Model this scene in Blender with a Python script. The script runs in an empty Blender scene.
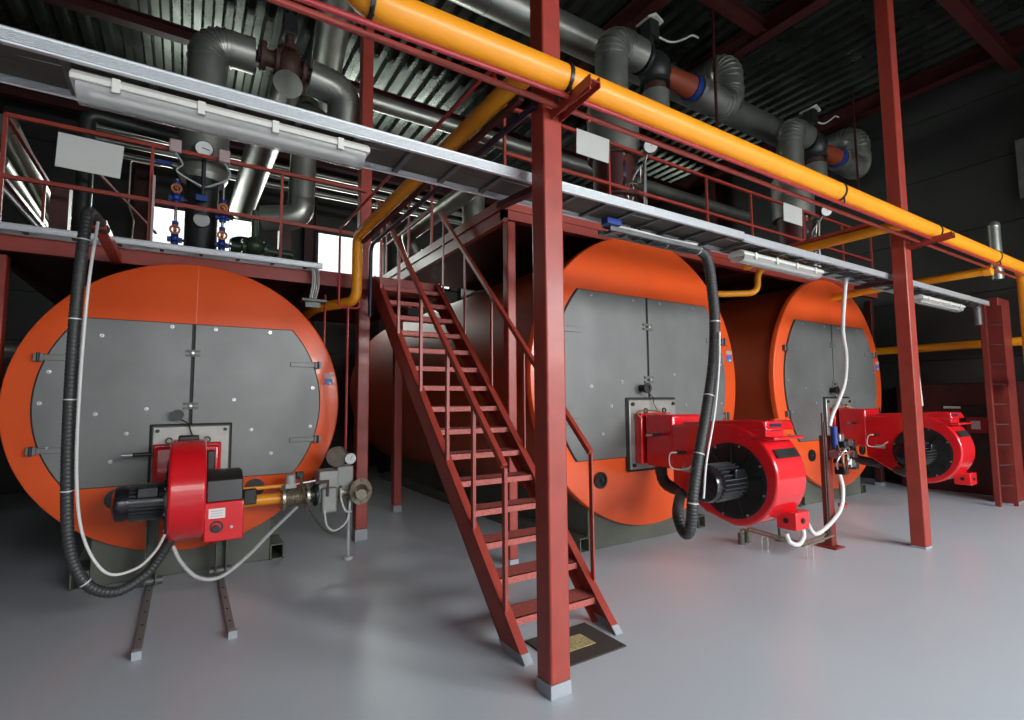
import bpy, bmesh, math, random
from mathutils import Vector, Matrix, Quaternion
random.seed(7)
PI = math.pi
SC = bpy.context.scene
COL = SC.collection
V = Vector

# ------------------------------------------------------------------ materials
def mat(name, col, rough=.5, metal=0., var=.12, nscale=6., bump=0., bscale=60., stretch=(1, 1, 1), coat=0., dirt=None, rvar=0., ddet=8, crough=.12):
    m = bpy.data.materials.new(name); m.use_nodes = True
    nt = m.node_tree; n = nt.nodes; l = nt.links
    b = n['Principled BSDF']
    b.inputs['Roughness'].default_value = rough
    b.inputs['Metallic'].default_value = metal
    b.inputs['Coat Weight'].default_value = coat
    b.inputs['Coat Roughness'].default_value = crough
    tc = n.new('ShaderNodeTexCoord'); mp = n.new('ShaderNodeMapping')
    mp.inputs['Scale'].default_value = stretch
    geo = n.new('ShaderNodeNewGeometry')
    l.new(geo.outputs['Position'], mp.inputs['Vector'])
    ns = n.new('ShaderNodeTexNoise'); ns.inputs['Scale'].default_value = nscale; ns.inputs['Detail'].default_value = 6
    l.new(mp.outputs[0], ns.inputs['Vector'])
    rp = n.new('ShaderNodeValToRGB')
    rp.color_ramp.elements[0].position = .3; rp.color_ramp.elements[1].position = .7
    c0 = [c * (1 - var) for c in col]; c1 = [min(1, c * (1 + var)) for c in col]
    rp.color_ramp.elements[0].color = (*c0, 1); rp.color_ramp.elements[1].color = (*c1, 1)
    l.new(ns.outputs['Fac'], rp.inputs['Fac'])
    out = rp.outputs['Color']
    if dirt:
        n2 = n.new('ShaderNodeTexNoise'); n2.inputs['Scale'].default_value = dirt[1]; n2.inputs['Detail'].default_value = ddet
        l.new(geo.outputs['Position'], n2.inputs['Vector'])
        r2 = n.new('ShaderNodeValToRGB'); r2.color_ramp.elements[0].position = dirt[2]; r2.color_ramp.elements[1].position = min(1, dirt[2] + .3)
        mx = n.new('ShaderNodeMix'); mx.data_type = 'RGBA'
        l.new(n2.outputs['Fac'], r2.inputs['Fac']); l.new(r2.outputs['Color'], mx.inputs['Factor'])
        l.new(out, mx.inputs['A']); mx.inputs['B'].default_value = (*dirt[0], 1); out = mx.outputs['Result']
    l.new(out, b.inputs['Base Color'])
    if rvar:
        mr = n.new('ShaderNodeMapRange'); mr.inputs['To Min'].default_value = max(.02, rough - rvar); mr.inputs['To Max'].default_value = rough + rvar
        mr.inputs['From Min'].default_value = .3; mr.inputs['From Max'].default_value = .7
        l.new(ns.outputs['Fac'], mr.inputs['Value']); l.new(mr.outputs[0], b.inputs['Roughness'])
    if bump:
        nb = n.new('ShaderNodeTexNoise'); nb.inputs['Scale'].default_value = bscale
        l.new(mp.outputs[0], nb.inputs['Vector'])
        bp = n.new('ShaderNodeBump'); bp.inputs['Strength'].default_value = bump; bp.inputs['Distance'].default_value = .01
        l.new(nb.outputs['Fac'], bp.inputs['Height']); l.new(bp.outputs[0], b.inputs['Normal'])
    return m

M = {}
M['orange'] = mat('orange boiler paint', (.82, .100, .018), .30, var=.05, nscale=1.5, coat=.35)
M['shell'] = mat('boiler shell dark orange', (.38, .050, .009), .55, var=.08, nscale=1.5)  # a darker orange than the front plates
M['plate'] = mat('pale steel burner plate', (.33, .32, .29), .38, metal=.5, var=.12, nscale=5)
M['redmid'] = mat('shaded red column paint', (.17, .022, .016), .45, var=.15)  # copy of the red steel paint with shade put into its colour
M['door'] = mat('grey door sheet', (.165, .17, .165), .42, metal=.25, var=.10, nscale=3, bump=.05, bscale=9)
M['plinth'] = mat('grey green plinth paint', (.10, .108, .085), .5, var=.15, nscale=4, dirt=((.16, .10, .05), 5, .66))
M['red'] = mat('red oxide steel paint', (.31, .040, .026), .42, var=.12, nscale=8, bump=.06, bscale=18, coat=.08, dirt=((.25, .045, .036), 3, .56))
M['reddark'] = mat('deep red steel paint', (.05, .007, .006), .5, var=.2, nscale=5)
M['rail'] = mat('glossy red rail paint', (.36, .022, .026), .42, var=.1, nscale=8, coat=.3)
M['yellow'] = mat('yellow gas pipe paint', (.86, .32, .010), .42, var=.05, nscale=2.5, coat=.08)
M['burner'] = mat('red burner enamel', (.66, .008, .014), .25, var=.06, nscale=3, coat=.8, crough=.05)
M['black'] = mat('black plastic', (.012, .012, .013), .38, var=.2)
M['motor'] = mat('black motor enamel', (.010, .010, .014), .22, var=.2, coat=.4)
M['rubber'] = mat('dark grey corrugated hose', (.035, .036, .036), .5, var=.15)
M['white'] = mat('white cable sheath', (.62, .62, .60), .4, var=.04)
M['greycable'] = mat('grey cable sheath', (.40, .41, .41), .4, var=.05)
M['clad'] = mat('aluminium pipe cladding', (.33, .34, .30), .36, metal=.75, var=.15, nscale=2.5, bump=.12, bscale=7, rvar=.08)
M['zinc'] = mat('galvanised steel', (.72, .75, .77), .32, metal=.65, var=.05, nscale=60)
M['zincdark'] = mat('weathered galvanised ladder', (.15, .155, .15), .5, metal=.5, var=.2)
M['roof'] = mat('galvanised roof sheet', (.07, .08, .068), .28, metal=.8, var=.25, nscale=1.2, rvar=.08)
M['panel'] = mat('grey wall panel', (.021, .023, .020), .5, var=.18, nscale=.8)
M['lampwhite'] = mat('white lamp housing', (.62, .61, .56), .45, var=.05)
M['dark'] = mat('dark cast iron', (.030, .032, .032), .42, metal=.4, var=.3)
M['rust'] = mat('rusty brown cast valve', (.055, .022, .013), .6, var=.4, nscale=14)
M['orangeprimer'] = mat('orange primer pipe', (.22, .040, .014), .5, var=.15)
M['blue'] = mat('blue enamel', (.010, .04, .22), .35, var=.2)
M['copper'] = mat('copper union', (.50, .17, .07), .35, metal=.8, var=.2)
M['brass'] = mat('dull nickel brass fitting', (.42, .37, .29), .33, metal=.8, var=.2, nscale=12)
M['greyalu'] = mat('grey cast aluminium', (.30, .305, .29), .42, metal=.4, var=.08)
M['steel'] = mat('bright steel', (.55, .56, .56), .3, metal=.9, var=.08)
M['card'] = mat('plain white card', (.66, .67, .63), .6, var=.02)
M['greypaint'] = mat('grey foot paint', (.33, .35, .38), .45, var=.06)
M['green'] = mat('dark green valve', (.035, .065, .035), .4, var=.2)
M['tread'] = mat('stair tread plate', (.42, .10, .08), .5, var=.2, nscale=40, bump=.7, bscale=90)  # tread red lightened, so the colour carries light from above
M['matdark'] = mat('brown door mat pile', (.060, .046, .038), .95, var=.4, nscale=90, bump=1, bscale=200)
M['matlight'] = mat('straw mat centre', (.50, .42, .20), .95, var=.4, nscale=90, bump=1, bscale=200)
M['navy'] = mat('navy conduit', (.015, .018, .05), .3, var=.2)
M['labelwhite'] = mat('white sticker', (.75, .75, .73), .5, var=.02)
M['labelblue'] = mat('blue sticker', (.03, .18, .55), .5, var=.02)
M['labelyellow'] = mat('yellow sticker', (.8, .65, .05), .5, var=.02)
M['pink'] = mat('pale pink plastic', (.45, .33, .33), .5, var=.04)
M['seam'] = mat('black seam gasket', (.006, .006, .006), .6, var=.1)
M['cardboard'] = mat('brown insulation board', (.075, .062, .05), .7, var=.3, nscale=3)

def floor_mat():
    m = mat('grey epoxy floor', (.50, .56, .61), .28, var=.05, nscale=.35)
    return m
M['floor'] = floor_mat()

def glass_mat(name, tint=(1, 1, 1), mixf=.12, rough=.05):
    m = bpy.data.materials.new(name); m.use_nodes = True
    n = m.node_tree.nodes; l = m.node_tree.links; n.clear()
    o = n.new('ShaderNodeOutputMaterial'); t = n.new('ShaderNodeBsdfTransparent'); g = n.new('ShaderNodeBsdfGlossy'); mx = n.new('ShaderNodeMixShader')
    t.inputs[0].default_value = (*tint, 1); g.inputs['Roughness'].default_value = rough; mx.inputs[0].default_value = mixf
    l.new(t.outputs[0], mx.inputs[1]); l.new(g.outputs[0], mx.inputs[2]); l.new(mx.outputs[0], o.inputs[0])
    return m
M['glass'] = glass_mat('window glass')
def diffuser_mat():
    m = bpy.data.materials.new('ribbed clear diffuser'); m.use_nodes = True
    n = m.node_tree.nodes; l = m.node_tree.links; n.clear()
    o = n.new('ShaderNodeOutputMaterial'); b = n.new('ShaderNodeBsdfPrincipled'); t = n.new('ShaderNodeBsdfTransparent'); mx = n.new('ShaderNodeMixShader')
    b.inputs['Base Color'].default_value = (.62, .62, .60, 1); b.inputs['Roughness'].default_value = .22
    t.inputs[0].default_value = (.9, .9, .9, 1); mx.inputs[0].default_value = .42
    g = n.new('ShaderNodeNewGeometry'); w = n.new('ShaderNodeTexNoise'); w.inputs['Scale'].default_value = 3
    bp = n.new('ShaderNodeBump'); bp.inputs['Strength'].default_value = .5; bp.inputs['Distance'].default_value = .004
    l.new(g.outputs['Position'], w.inputs['Vector']); l.new(w.outputs['Fac'], bp.inputs['Height']); l.new(bp.outputs[0], b.inputs['Normal'])
    l.new(t.outputs[0], mx.inputs[1]); l.new(b.outputs[0], mx.inputs[2]); l.new(mx.outputs[0], o.inputs[0])
    return m
M['diffuser'] = diffuser_mat()

# ------------------------------------------------------------------ mesh builder
def spline(pts, n=8):
    P = [V(p) for p in pts]; out = []
    for i in range(len(P) - 1):
        p0 = P[i - 1] if i else P[0] * 2 - P[1]; p1 = P[i]; p2 = P[i + 1]
        p3 = P[i + 2] if i + 2 < len(P) else P[-1] * 2 - P[-2]
        for k in range(n):
            t = k / n
            out.append(.5 * ((2 * p1) + (p2 - p0) * t + (2 * p0 - 5 * p1 + 4 * p2 - p3) * t * t + (3 * p1 - p0 - 3 * p2 + p3) * t ** 3))
    out.append(P[-1]); return out

def bend(pts, r, n=6):
    """polyline with rounded corners of radius r"""
    P = [V(p) for p in pts]; out = [P[0]]
    for i in range(1, len(P) - 1):
        a = (P[i - 1] - P[i]); b = (P[i + 1] - P[i]); la, lb = a.length, b.length; a.normalize(); b.normalize()
        d = min(r, la * .49, lb * .49); s = P[i] + a * d; e = P[i] + b * d
        for k in range(n + 1):
            t = k / n; out.append(s * (1 - t) ** 2 + P[i] * 2 * t * (1 - t) + e * t * t)
    out.append(P[-1]); return out

class MB:
    def __init__(s): s.b = bmesh.new()
    def faces(s, vs, fs):
        v = [s.b.verts.new(p) for p in vs]
        for f in fs:
            try: s.b.faces.new([v[i] for i in f])
            except ValueError: pass
        return s
    def bx(s, x0, x1, y0, y1, z0, z1):
        x0, x1 = sorted((x0, x1)); y0, y1 = sorted((y0, y1)); z0, z1 = sorted((z0, z1))
        vs = [(x, y, z) for x in (x0, x1) for y in (y0, y1) for z in (z0, z1)]
        return s.faces(vs, [(0, 1, 3, 2), (4, 6, 7, 5), (0, 4, 5, 1), (2, 3, 7, 6), (0, 2, 6, 4), (1, 5, 7, 3)])
    def bar(s, p0, p1, w, h, up=(0, 0, 1)):
        p0, p1 = V(p0), V(p1); d = (p1 - p0).normalized(); u = V(up)
        if abs(d.dot(u)) > .98: u = V((0, 1, 0))
        r = d.cross(u).normalized(); u = r.cross(d).normalized()
        vs = [p + r * a * w / 2 + u * c * h / 2 for p in (p0, p1) for a in (-1, 1) for c in (-1, 1)]
        return s.faces(vs, [(0, 1, 3, 2), (4, 6, 7, 5), (0, 4, 5, 1), (2, 3, 7, 6), (0, 2, 6, 4), (1, 5, 7, 3)])
    def tube(s, pts, r, seg=16, cap=True, rf=None):
        P = [V(p) for p in pts]; n = len(P)
        T = [(P[min(i + 1, n - 1)] - P[max(i - 1, 0)]).normalized() for i in range(n)]
        u = T[0].orthogonal().normalized(); rings = []
        for i in range(n):
            if i:
                q = T[i - 1].rotation_difference(T[i]); u = q @ u
            u = (u - T[i] * u.dot(T[i])).normalized(); w = T[i].cross(u)
            rr = rf(i) if rf else (r[i] if isinstance(r, (list, tuple)) else r)
            rings.append([s.b.verts.new(P[i] + (u * math.cos(2 * PI * k / seg) + w * math.sin(2 * PI * k / seg)) * rr) for k in range(seg)])
        for i in range(n - 1):
            for k in range(seg):
                s.b.faces.new((rings[i][k], rings[i][(k + 1) % seg], rings[i + 1][(k + 1) % seg], rings[i + 1][k]))
        if cap:
            s.b.faces.new(rings[0][::-1]); s.b.faces.new(rings[-1])
        return s
    def cyl(s, p0, p1, r, seg=24, r2=None): return s.tube([p0, p1], [r, r if r2 is None else r2], seg)
    def ring(s, c, axis, ro, ri, t, seg=32):
        """flat washer of thickness t along axis centred on c"""
        a = V(axis).normalized(); u = a.orthogonal().normalized(); w = a.cross(u); c = V(c); R = []
        for rr, d in ((ro, -t / 2), (ro, t / 2), (ri, t / 2), (ri, -t / 2)):
            R.append([s.b.verts.new(c + a * d + (u * math.cos(2 * PI * k / seg) + w * math.sin(2 * PI * k / seg)) * rr) for k in range(seg)])
        for j in range(4):
            A, B = R[j], R[(j + 1) % 4]
            for k in range(seg): s.b.faces.new((A[k], A[(k + 1) % seg], B[(k + 1) % seg], B[k]))
        return s
    def flange(s, c, axis, r, t, nb=8, br=.012):
        a = V(axis).normalized(); c = V(c); s.cyl(c - a * t / 2, c + a * t / 2, r, 28)
        u = a.orthogonal().normalized(); w = a.cross(u)
        for k in range(nb):
            d = (u * math.cos(2 * PI * k / nb) + w * math.sin(2 * PI * k / nb)) * (r * .82)
            s.cyl(c + d - a * (t / 2 + br), c + d + a * (t / 2 + br), br, 6)
        return s
    def prism(s, poly, axis, a0, a1):
        """extrude a 2D polygon along axis 'x','y' or 'z' between a0 and a1"""
        def mk(p, a): return {'x': (a, p[0], p[1]), 'y': (p[0], a, p[1]), 'z': (p[0], p[1], a)}[axis]
        n = len(poly); vs = [mk(p, a0) for p in poly] + [mk(p, a1) for p in poly]
        return s.faces(vs, [tuple(range(n))[::-1], tuple(range(n, 2 * n))] + [(i, (i + 1) % n, n + (i + 1) % n, n + i) for i in range(n)])
    def sphere(s, c, r, sc=(1, 1, 1)):
        bmesh.ops.create_uvsphere(s.b, u_segments=16, v_segments=10, radius=r, matrix=Matrix.Translation(V(c)) @ Matrix.Diagonal((*sc, 1))); return s
    def build(s, name, m, parent=None, bevel=0., angle=35, segs=2):
        off = V((0, 0, 0)); p = parent
        while p is not None: off += p.location; p = p.parent
        bmesh.ops.recalc_face_normals(s.b, faces=s.b.faces)
        bmesh.ops.translate(s.b, verts=s.b.verts, vec=-off)
        me = bpy.data.meshes.new(name); s.b.to_mesh(me); s.b.free()
        me.materials.append(M[m] if isinstance(m, str) else m)
        me.shade_smooth(); me.set_sharp_from_angle(angle=math.radians(angle))
        o = bpy.data.objects.new(name, me); COL.objects.link(o); o.parent = parent
        if bevel:
            bm = o.modifiers.new('bevel', 'BEVEL'); bm.width = bevel; bm.segments = segs; bm.limit_method = 'ANGLE'; bm.angle_limit = math.radians(40); bm.harden_normals = False
        return o

def thing(name, label, cat, loc=(0, 0, 0), group=None):
    o = bpy.data.objects.new(name, None); COL.objects.link(o); o.location = loc; o.empty_display_size = .1
    o['label'] = label; o['category'] = cat
    if group: o['group'] = group
    return o
def tag(o, label, cat, group=None, kind=None):
    o['label'] = label; o['category'] = cat
    if group: o['group'] = group
    if kind: o['kind'] = kind
    # put the origin of a one-mesh thing at the bottom centre of its mesh
    me = o.data; xs = [v.co for v in me.vertices]
    c = V(((min(v.x for v in xs) + max(v.x for v in xs)) / 2, (min(v.y for v in xs) + max(v.y for v in xs)) / 2, min(v.z for v in xs)))
    me.transform(Matrix.Translation(-c)); o.location = c
    return o
def struct(o): o['kind'] = 'structure'; return o
def dup(root, loc, label, group=None):
    r = root.copy(); COL.objects.link(r); r.location = loc; r['label'] = label
    if group: r['group'] = group
    for ch in list(root.children):
        c = ch.copy(); COL.objects.link(c); c.parent = r
        for g in list(ch.children):
            d = g.copy(); COL.objects.link(d); d.parent = c
    return r

# ------------------------------------------------------------------ the room
XW, YB, XL, YF, ZR = 11.75, 13.0, -5.0, -4.5, 7.65
struct(MB().bx(XL, XW, YF, YB, -.15, 0).build('floor', 'floor'))
# corrugated roof: trapezoid ribs running front to back
b = MB(); x = XL; prof = []
while x < XW:
    prof += [(x, ZR), (x + .10, ZR), (x + .14, ZR + .09), (x + .24, ZR + .09)]; x += .28
prof.append((x, ZR))
vs = []; fs = []
for (px, pz) in prof: vs += [(px, YF, pz), (px, YB, pz), (px, YF, pz + .01), (px, YB, pz + .01)]
for i in range(len(prof) - 1):
    a = i * 4; c = a + 4; fs += [(a, a + 1, c + 1, c), (a + 2, c + 2, c + 3, a + 3)]
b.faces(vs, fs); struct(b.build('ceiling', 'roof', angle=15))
struct(MB().bx(XL - .2, XW + .2, YF - .2, YB + .2, ZR + .12, ZR + .2).build('roof_top', 'panel'))
# walls as stacks of horizontal sandwich panels
def hpanels(mb, axis, at, a0, a1, z0, z1, h=1.0, t=.12):
    z = z0
    while z < z1 - .01:
        ze = min(z + h, z1) - .012
        if axis == 'y': mb.bx(a0, a1, at, at + t, z, ze)
        else: mb.bx(at, at + t, a0, a1, z, ze)
        z += h
WZ0, WZ1 = 4.72, 5.82
wins = [(-.78, 1.2), (2.58, 4.35), (4.5, 6.2)]
b = MB(); hpanels(b, 'y', YB, XL, XW, 0, WZ0, .94); hpanels(b, 'y', YB, XL, XW, WZ1, ZR + .1, .92)
xs = [XL] + [v for w in wins for v in w] + [XW]
for i in range(0, len(xs), 2): b.bx(xs[i], xs[i + 1], YB, YB + .12, WZ0, WZ1)
b.bx(XL, XW, YB + .12, YB + .14, 0, WZ0); b.bx(XL, XW, YB + .12, YB + .14, WZ1, ZR + .1)
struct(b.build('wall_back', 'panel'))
for i, (a, c) in enumerate(wins):
    f = struct(MB().bx(a, a + .05, YB - .02, YB + .1, WZ0, WZ1).bx(c - .05, c, YB - .02, YB + .1, WZ0, WZ1).bx(a, c, YB - .02, YB + .1, WZ0, WZ0 + .05).bx(a, c, YB - .02, YB + .1, WZ1 - .05, WZ1).build('window_%d' % (i + 1), 'panel'))
    MB().bx(a + .05, c - .05, YB + .04, YB + .05, WZ0 + .05, WZ1 - .05).build('pane', 'glass', f)
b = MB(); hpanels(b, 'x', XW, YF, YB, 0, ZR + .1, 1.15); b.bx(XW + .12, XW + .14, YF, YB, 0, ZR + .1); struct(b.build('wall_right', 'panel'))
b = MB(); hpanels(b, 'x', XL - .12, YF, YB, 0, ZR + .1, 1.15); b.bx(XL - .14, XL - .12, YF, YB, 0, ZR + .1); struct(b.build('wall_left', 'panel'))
# wall behind the camera: big glazed openings that let the daylight in
FW = [(-3.2, .6), (1.6, 5.4), (6.2, 10.8)]; FZ0, FZ1 = .1, 4.4
b = MB().bx(XL, XW, YF - .12, YF, 0, FZ0).bx(XL, XW, YF - .12, YF, FZ1, ZR + .1)
xs = [XL] + [v for w in FW for v in w] + [XW]
for i in range(0, len(xs), 2): b.bx(xs[i], xs[i + 1], YF - .12, YF, FZ0, FZ1)
struct(b.build('wall_front', 'panel'))
for i, (a, c) in enumerate(FW):
    b = MB().bx(a, a + .07, YF - .1, YF, FZ0, FZ1).bx(c - .07, c, YF - .1, YF, FZ0, FZ1).bx(a, c, YF - .1, YF, FZ0, FZ0 + .07).bx(a, c, YF - .1, YF, FZ1 - .07, FZ1)
    b.bx((a + c) / 2 - .03, (a + c) / 2 + .03, YF - .1, YF, FZ0, FZ1).bx(a, c, YF - .1, YF, 3.0, 3.07)
    f = struct(b.build('window_%d' % (i + 4), 'zincdark'))
    MB().bx(a + .07, c - .07, YF - .06, YF - .05, FZ0 + .07, FZ1 - .07).build('pane', 'glass', f)

# roof steel
def ibeam(p0, p1, w, h, name='beam', m='reddark'):
    p0, p1 = V(p0), V(p1); b = MB(); z = V((0, 0, h / 2 - .012))
    b.bar(p0 + z, p1 + z, w, .024); b.bar(p0 - z, p1 - z, w, .024); b.bar(p0, p1, .02, h - .04)
    return b.build(name, m)
for xx in (-3.2, 1.78, 5.6, 7.6, 11.45): struct(ibeam((xx, YF, ZR - .16), (xx, YB, ZR - .16), .2, .3, 'roof_beam'))
for yy in (-2.4, 2.45, 9.0, 12.3): struct(ibeam((XL, yy, ZR - .40), (XW, yy, ZR - .40), .16, .2, 'roof_beam'))
for xx, yy in ((5.6, 4.4), (5.6, 6.1)): struct(ibeam((xx, yy, ZR - .16), (7.6, yy, ZR - .16), .16, .2, 'roof_beam'))
for xx, yy in ((11.5, 1.9), (11.5, 8.2), (-.9, 12.75), (2.38, 12.75), (6.6, 12.75), (-3.2, 12.75)):
    struct(MB().bx(xx - .13, xx + .13, yy - .01, yy + .01, 0, ZR - .3).bx(xx - .13, xx - .11, yy - .12, yy + .12, 0, ZR - .3).bx(xx + .11, xx + .13, yy - .12, yy + .12, 0, ZR - .3).build('wall_column', 'reddark'))

# ------------------------------------------------------------------ columns that carry the rack and platforms
def column(x0, x1, y0, y1, h, label, m='red', foot=.055, group=None):
    t = thing('steel_column', label, 'column', ((x0 + x1) / 2, (y0 + y1) / 2, 0), group); t['kind'] = 'thing'
    MB().bx(x0, x1, y0, y1, foot, h).build('shaft', m, t, bevel=.012, segs=3)
    MB().bx(x0 - .002, x1 + .002, y0 - .002, y1 + .002, 0, foot).build('painted_foot', 'greypaint', t, bevel=.004)
    return t
column(1.712, 1.848, 2.335, 2.47, ZR - .5, 'square red steel column in the foreground, beside the foot of the stairs', foot=.075)
column(6.69, 6.85, 2.39, 2.53, ZR - .5, 'red steel column right of the stairs, in front of the far right burner', foot=.02)
column(1.72, 1.86, 6.13, 6.27, 6.9, 'red steel column behind the gas valve train, left of the stairs', foot=.13)
column(2.62, 2.74, 7.38, 7.5, 2.86, 'thin dark red column in the shade behind the stairs', foot=.10)
column(2.735, 2.835, 4.38, 4.48, 3.46, 'slim red post under the front corner of the upper platform')
column(-1.46, -1.34, 6.0, 6.12, 2.9, 'red post at the left picture edge under the lower platform')
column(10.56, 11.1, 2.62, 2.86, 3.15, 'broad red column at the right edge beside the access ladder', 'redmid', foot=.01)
column(10.9, 11.02, 4.5, 4.62, 3.46, 'dark red post under the far right end of the upper platform', 'reddark')

# ------------------------------------------------------------------ gas main
GY, GZ, GR = 2.20, 3.43, .083
t = thing('gas_pipe', 'thick yellow gas pipe running overhead along the whole row', 'pipe', (4.5, GY, GZ))
MB().tube(bend([(.54, GY, 4.6), (.54, GY, GZ - .02), (1.8, GY, GZ), (4, GY, GZ), (10.1, GY, GZ), (10.1, GY, 1.9), (10.6, GY, 1.9)], .22, 8), GR, 32).build('pipe', 'yellow', t)
for xc, dz in ((.64, -.018), (1.76, 0), (4.82, 0), (6.92, 0), (8.85, 0)):
    MB().ring((xc, GY, GZ + dz), (1, 0, 0), GR + .008, GR - .002, .022, 32).cyl((xc, GY - .06, GZ - .07), (xc, GY - .06, GZ - .12), .008, 8).cyl((xc, GY + .06, GZ - .07), (xc, GY + .06, GZ - .12), .008, 8).build('clamp', 'black', t)
def bracket(x, y1, label, ye=1.98, z=GZ - GR - .032):
    b = MB().bar((x, y1, z), (x, ye, z), .07, .008).bar((x - .033, y1, z - .03), (x - .033, ye, z - .0), .006, .06).bar((x + .033, y1, z - .03), (x + .033, ye, z - .0), .006, .06)
    b.bar((x - .02, y1, z - .02), (x - .02, ye + .02, z - .02), .008, .05)
    tag(b.build('pipe_bracket', 'red'), label, 'bracket')
bracket(1.80, 2.335, 'red channel bracket on the foreground column under the gas pipe')
bracket(6.77, 2.39, 'red channel bracket on the right column under the gas pipe')
tag(MB().tube([(-.6, 2.27, 3.31), (11.2, 2.27, 3.31)], .017, 10).bar((2.0, 2.27, 3.28), (2.0, 2.27, 3.33), .02, .02).build('support_rail', 'red'), 'thin dull red rail below and behind the yellow gas pipe', 'rail')
t_ = MB().tube([(-.4, 2.17, 3.265), (1.8, 2.17, 3.315), (11.2, 2.17, 3.325)], .015, 10)
tag(t_.build('support_rail', 'rail'), 'glossy red rail touching the underside of the yellow gas pipe', 'rail')

def branch(x, y1, z, label, r=.055, down=None, name='gas_branch_pipe'):
    t = thing(name, label, 'pipe', (x, 3, z))
    pts = [(x, GY + .1, z), (x, y1, z)] + (down or [])
    MB().tube(bend(pts, .13, 8), r, 24).build('pipe', 'yellow', t)
    MB().cyl((x, GY + .05, z), (x, GY + .13, z), r * 1.25, 24).build('collar', 'yellow', t)
    return t
branch(1.53, 5.55, 3.42, 'yellow branch pipe crossing above the stairs and dropping behind the lower platform edge', down=[(1.53, 5.55, 2.70), (1.22, 6.1, 2.68), (1.22, 8.5, 2.68)])
branch(6.35, 3.65, 3.44, 'yellow branch pipe reaching back over the third boiler', down=[(6.35, 4.1, 3.40)])
branch(8.95, 3.7, 3.28, 'yellow branch pipe near the far right end of the gas pipe', down=[(8.95, 5.4, 3.2)])
tag(MB().tube(bend([(6.92, 3.9, 3.52), (6.92, 4.28, 3.46), (6.92, 4.28, 3.13), (6.45, 4.6, 3.12), (5.9, 5.3, 3.3)], .15, 8), .045, 20).build('gas_branch_pipe', 'yellow'), 'yellow pipe elbow dropping between the second and third boiler', 'pipe')
tag(MB().tube([(11.35, 2.0, 2.5), (11.35, 11.5, 2.55)], .07, 20).build('wall_pipe', 'yellow'), 'yellow pipe running along the right wall behind the columns', 'pipe')
tag(MB().tube(bend([(1.70, 2.4, 3.36), (1.70, 5.62, 3.36), (1.70, 5.62, 2.55)], .12, 8), .022, 12).build('conduit', 'navy'), 'dark navy conduit beside the yellow branch pipe over the stairs', 'conduit')
tag(MB().bar((1.575, 2.36, 3.345), (1.575, 5.5, 3.345), .035, .03).build('support_beam', 'reddark'), 'red angle beam under the yellow branch pipe above the stairs', 'beam', kind='thing')
tag(MB().bar((6.33, 2.55, 3.52), (6.33, 4.05, 3.50), .05, .04).build('support_beam', 'red'), 'red angle beam along the top of the yellow branch pipe of the third boiler', 'beam', kind='thing')
tag(MB().tube(bend([(1.36, 5.62, 3.49), (1.36, 5.62, 2.63), (1.58, 5.62, 2.63), (1.60, 5.62, 3.45)], .05, 5), .013, 10).tube([(1.35, 5.62, 3.48), (1.35, 2.445, 3.42), (1.35, 2.30, 3.40), (1.35, 2.28, 3.33)], .013, 10).build('hoop_rail', 'rail'), 'thin red hoop rail looping below the yellow elbow', 'rail')
tag(MB().tube([(1.455, 5.60, 2.64), (1.455, 5.60, 1.10)], .014, 10).build('vent_pipe', 'rail'), 'thin red vertical pipe above the pressure gauge of the gas train', 'pipe')
tag(MB().tube([(1.28, 5.9, 2.8), (1.28, 5.9, 1.03)], .013, 10).build('vent_pipe', 'rail'), 'second thin red vertical pipe, just left of the gauge line', 'pipe')

# ------------------------------------------------------------------ cable trays
def tray(x0, x1, y0, y1, z0, z1, label, rungs, group=None, m='zinc'):
    t = thing('cable_tray', label, 'cable tray', ((x0 + x1) / 2, (y0 + y1) / 2, z0))
    h = z1 - z0
    def side(y, s):
        b = MB().bx(x0, x1, y - .003, y + .003, z0, z1).bx(x0, x1, y, y + s * .022, z1 - .004, z1).bx(x0, x1, y, y + s * .022, z0, z0 + .004)
        for k in (.28, .42, .56, .70): b.bx(x0, x1, y - .006, y + .006, z0 + h * k - .002, z0 + h * k + .002)
        b.tube([(x0, y, z0 + .004), (x1, y, z0 + .004)], .007, 8).tube([(x0, y, z1 - .004), (x1, y, z1 - .004)], .008, 8)
        b.build('side_rail', m, t)
    side(y0, 1); side(y1, -1)
    n = rungs
    for i in range(n):
        x = x0 + (i + .5) * (x1 - x0) / n
        MB().bx(x - .015, x + .015, y0, y1, z0 + .006, z0 + .026).build('rung', 'zincdark', t)
    return t
TY0, TY1, TZ0, TZ1 = 2.58, 2.92, 2.972, 3.032
tray(-1.2, 2.05, TY0, TY1, TZ0, TZ1, 'galvanised cable tray spanning above the left boiler', 11)
tray(2.05, 4.0, TY0, TY1, TZ0, TZ1, 'galvanised cable tray above the second boiler, behind the foreground column', 7)
tray(4.0, 10.0, TY0, TY1, TZ0 - .012, TZ1 - .012, 'galvanised cable tray above the third boiler, ending at the ladder', 20)
for k, (yy, rr, m, d) in enumerate(((2.66, .012, 'cardboard', 'brown cable nearest the front of the overhead tray'), (2.70, .009, 'greycable', 'pale thin cable second from the front of the overhead tray'), (2.75, .016, 'rubber', 'thick dark cable in the middle of the overhead tray'), (2.81, .010, 'cardboard', 'brown cable behind the thick dark one in the overhead tray'), (2.86, .012, 'rubber', 'dark cable nearest the back of the overhead tray'))):
    pts = [(-1.1 + i * .37, yy + .012 * math.sin(i * 1.3 + k), TZ0 + .026 + rr + .004 * math.sin(i * 2.1 + k)) for i in range(30)]
    tag(MB().tube(spline(pts, 3), rr, 8).build('tray_cable', m), d, 'cable', 'cables lying in the overhead tray')
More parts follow.
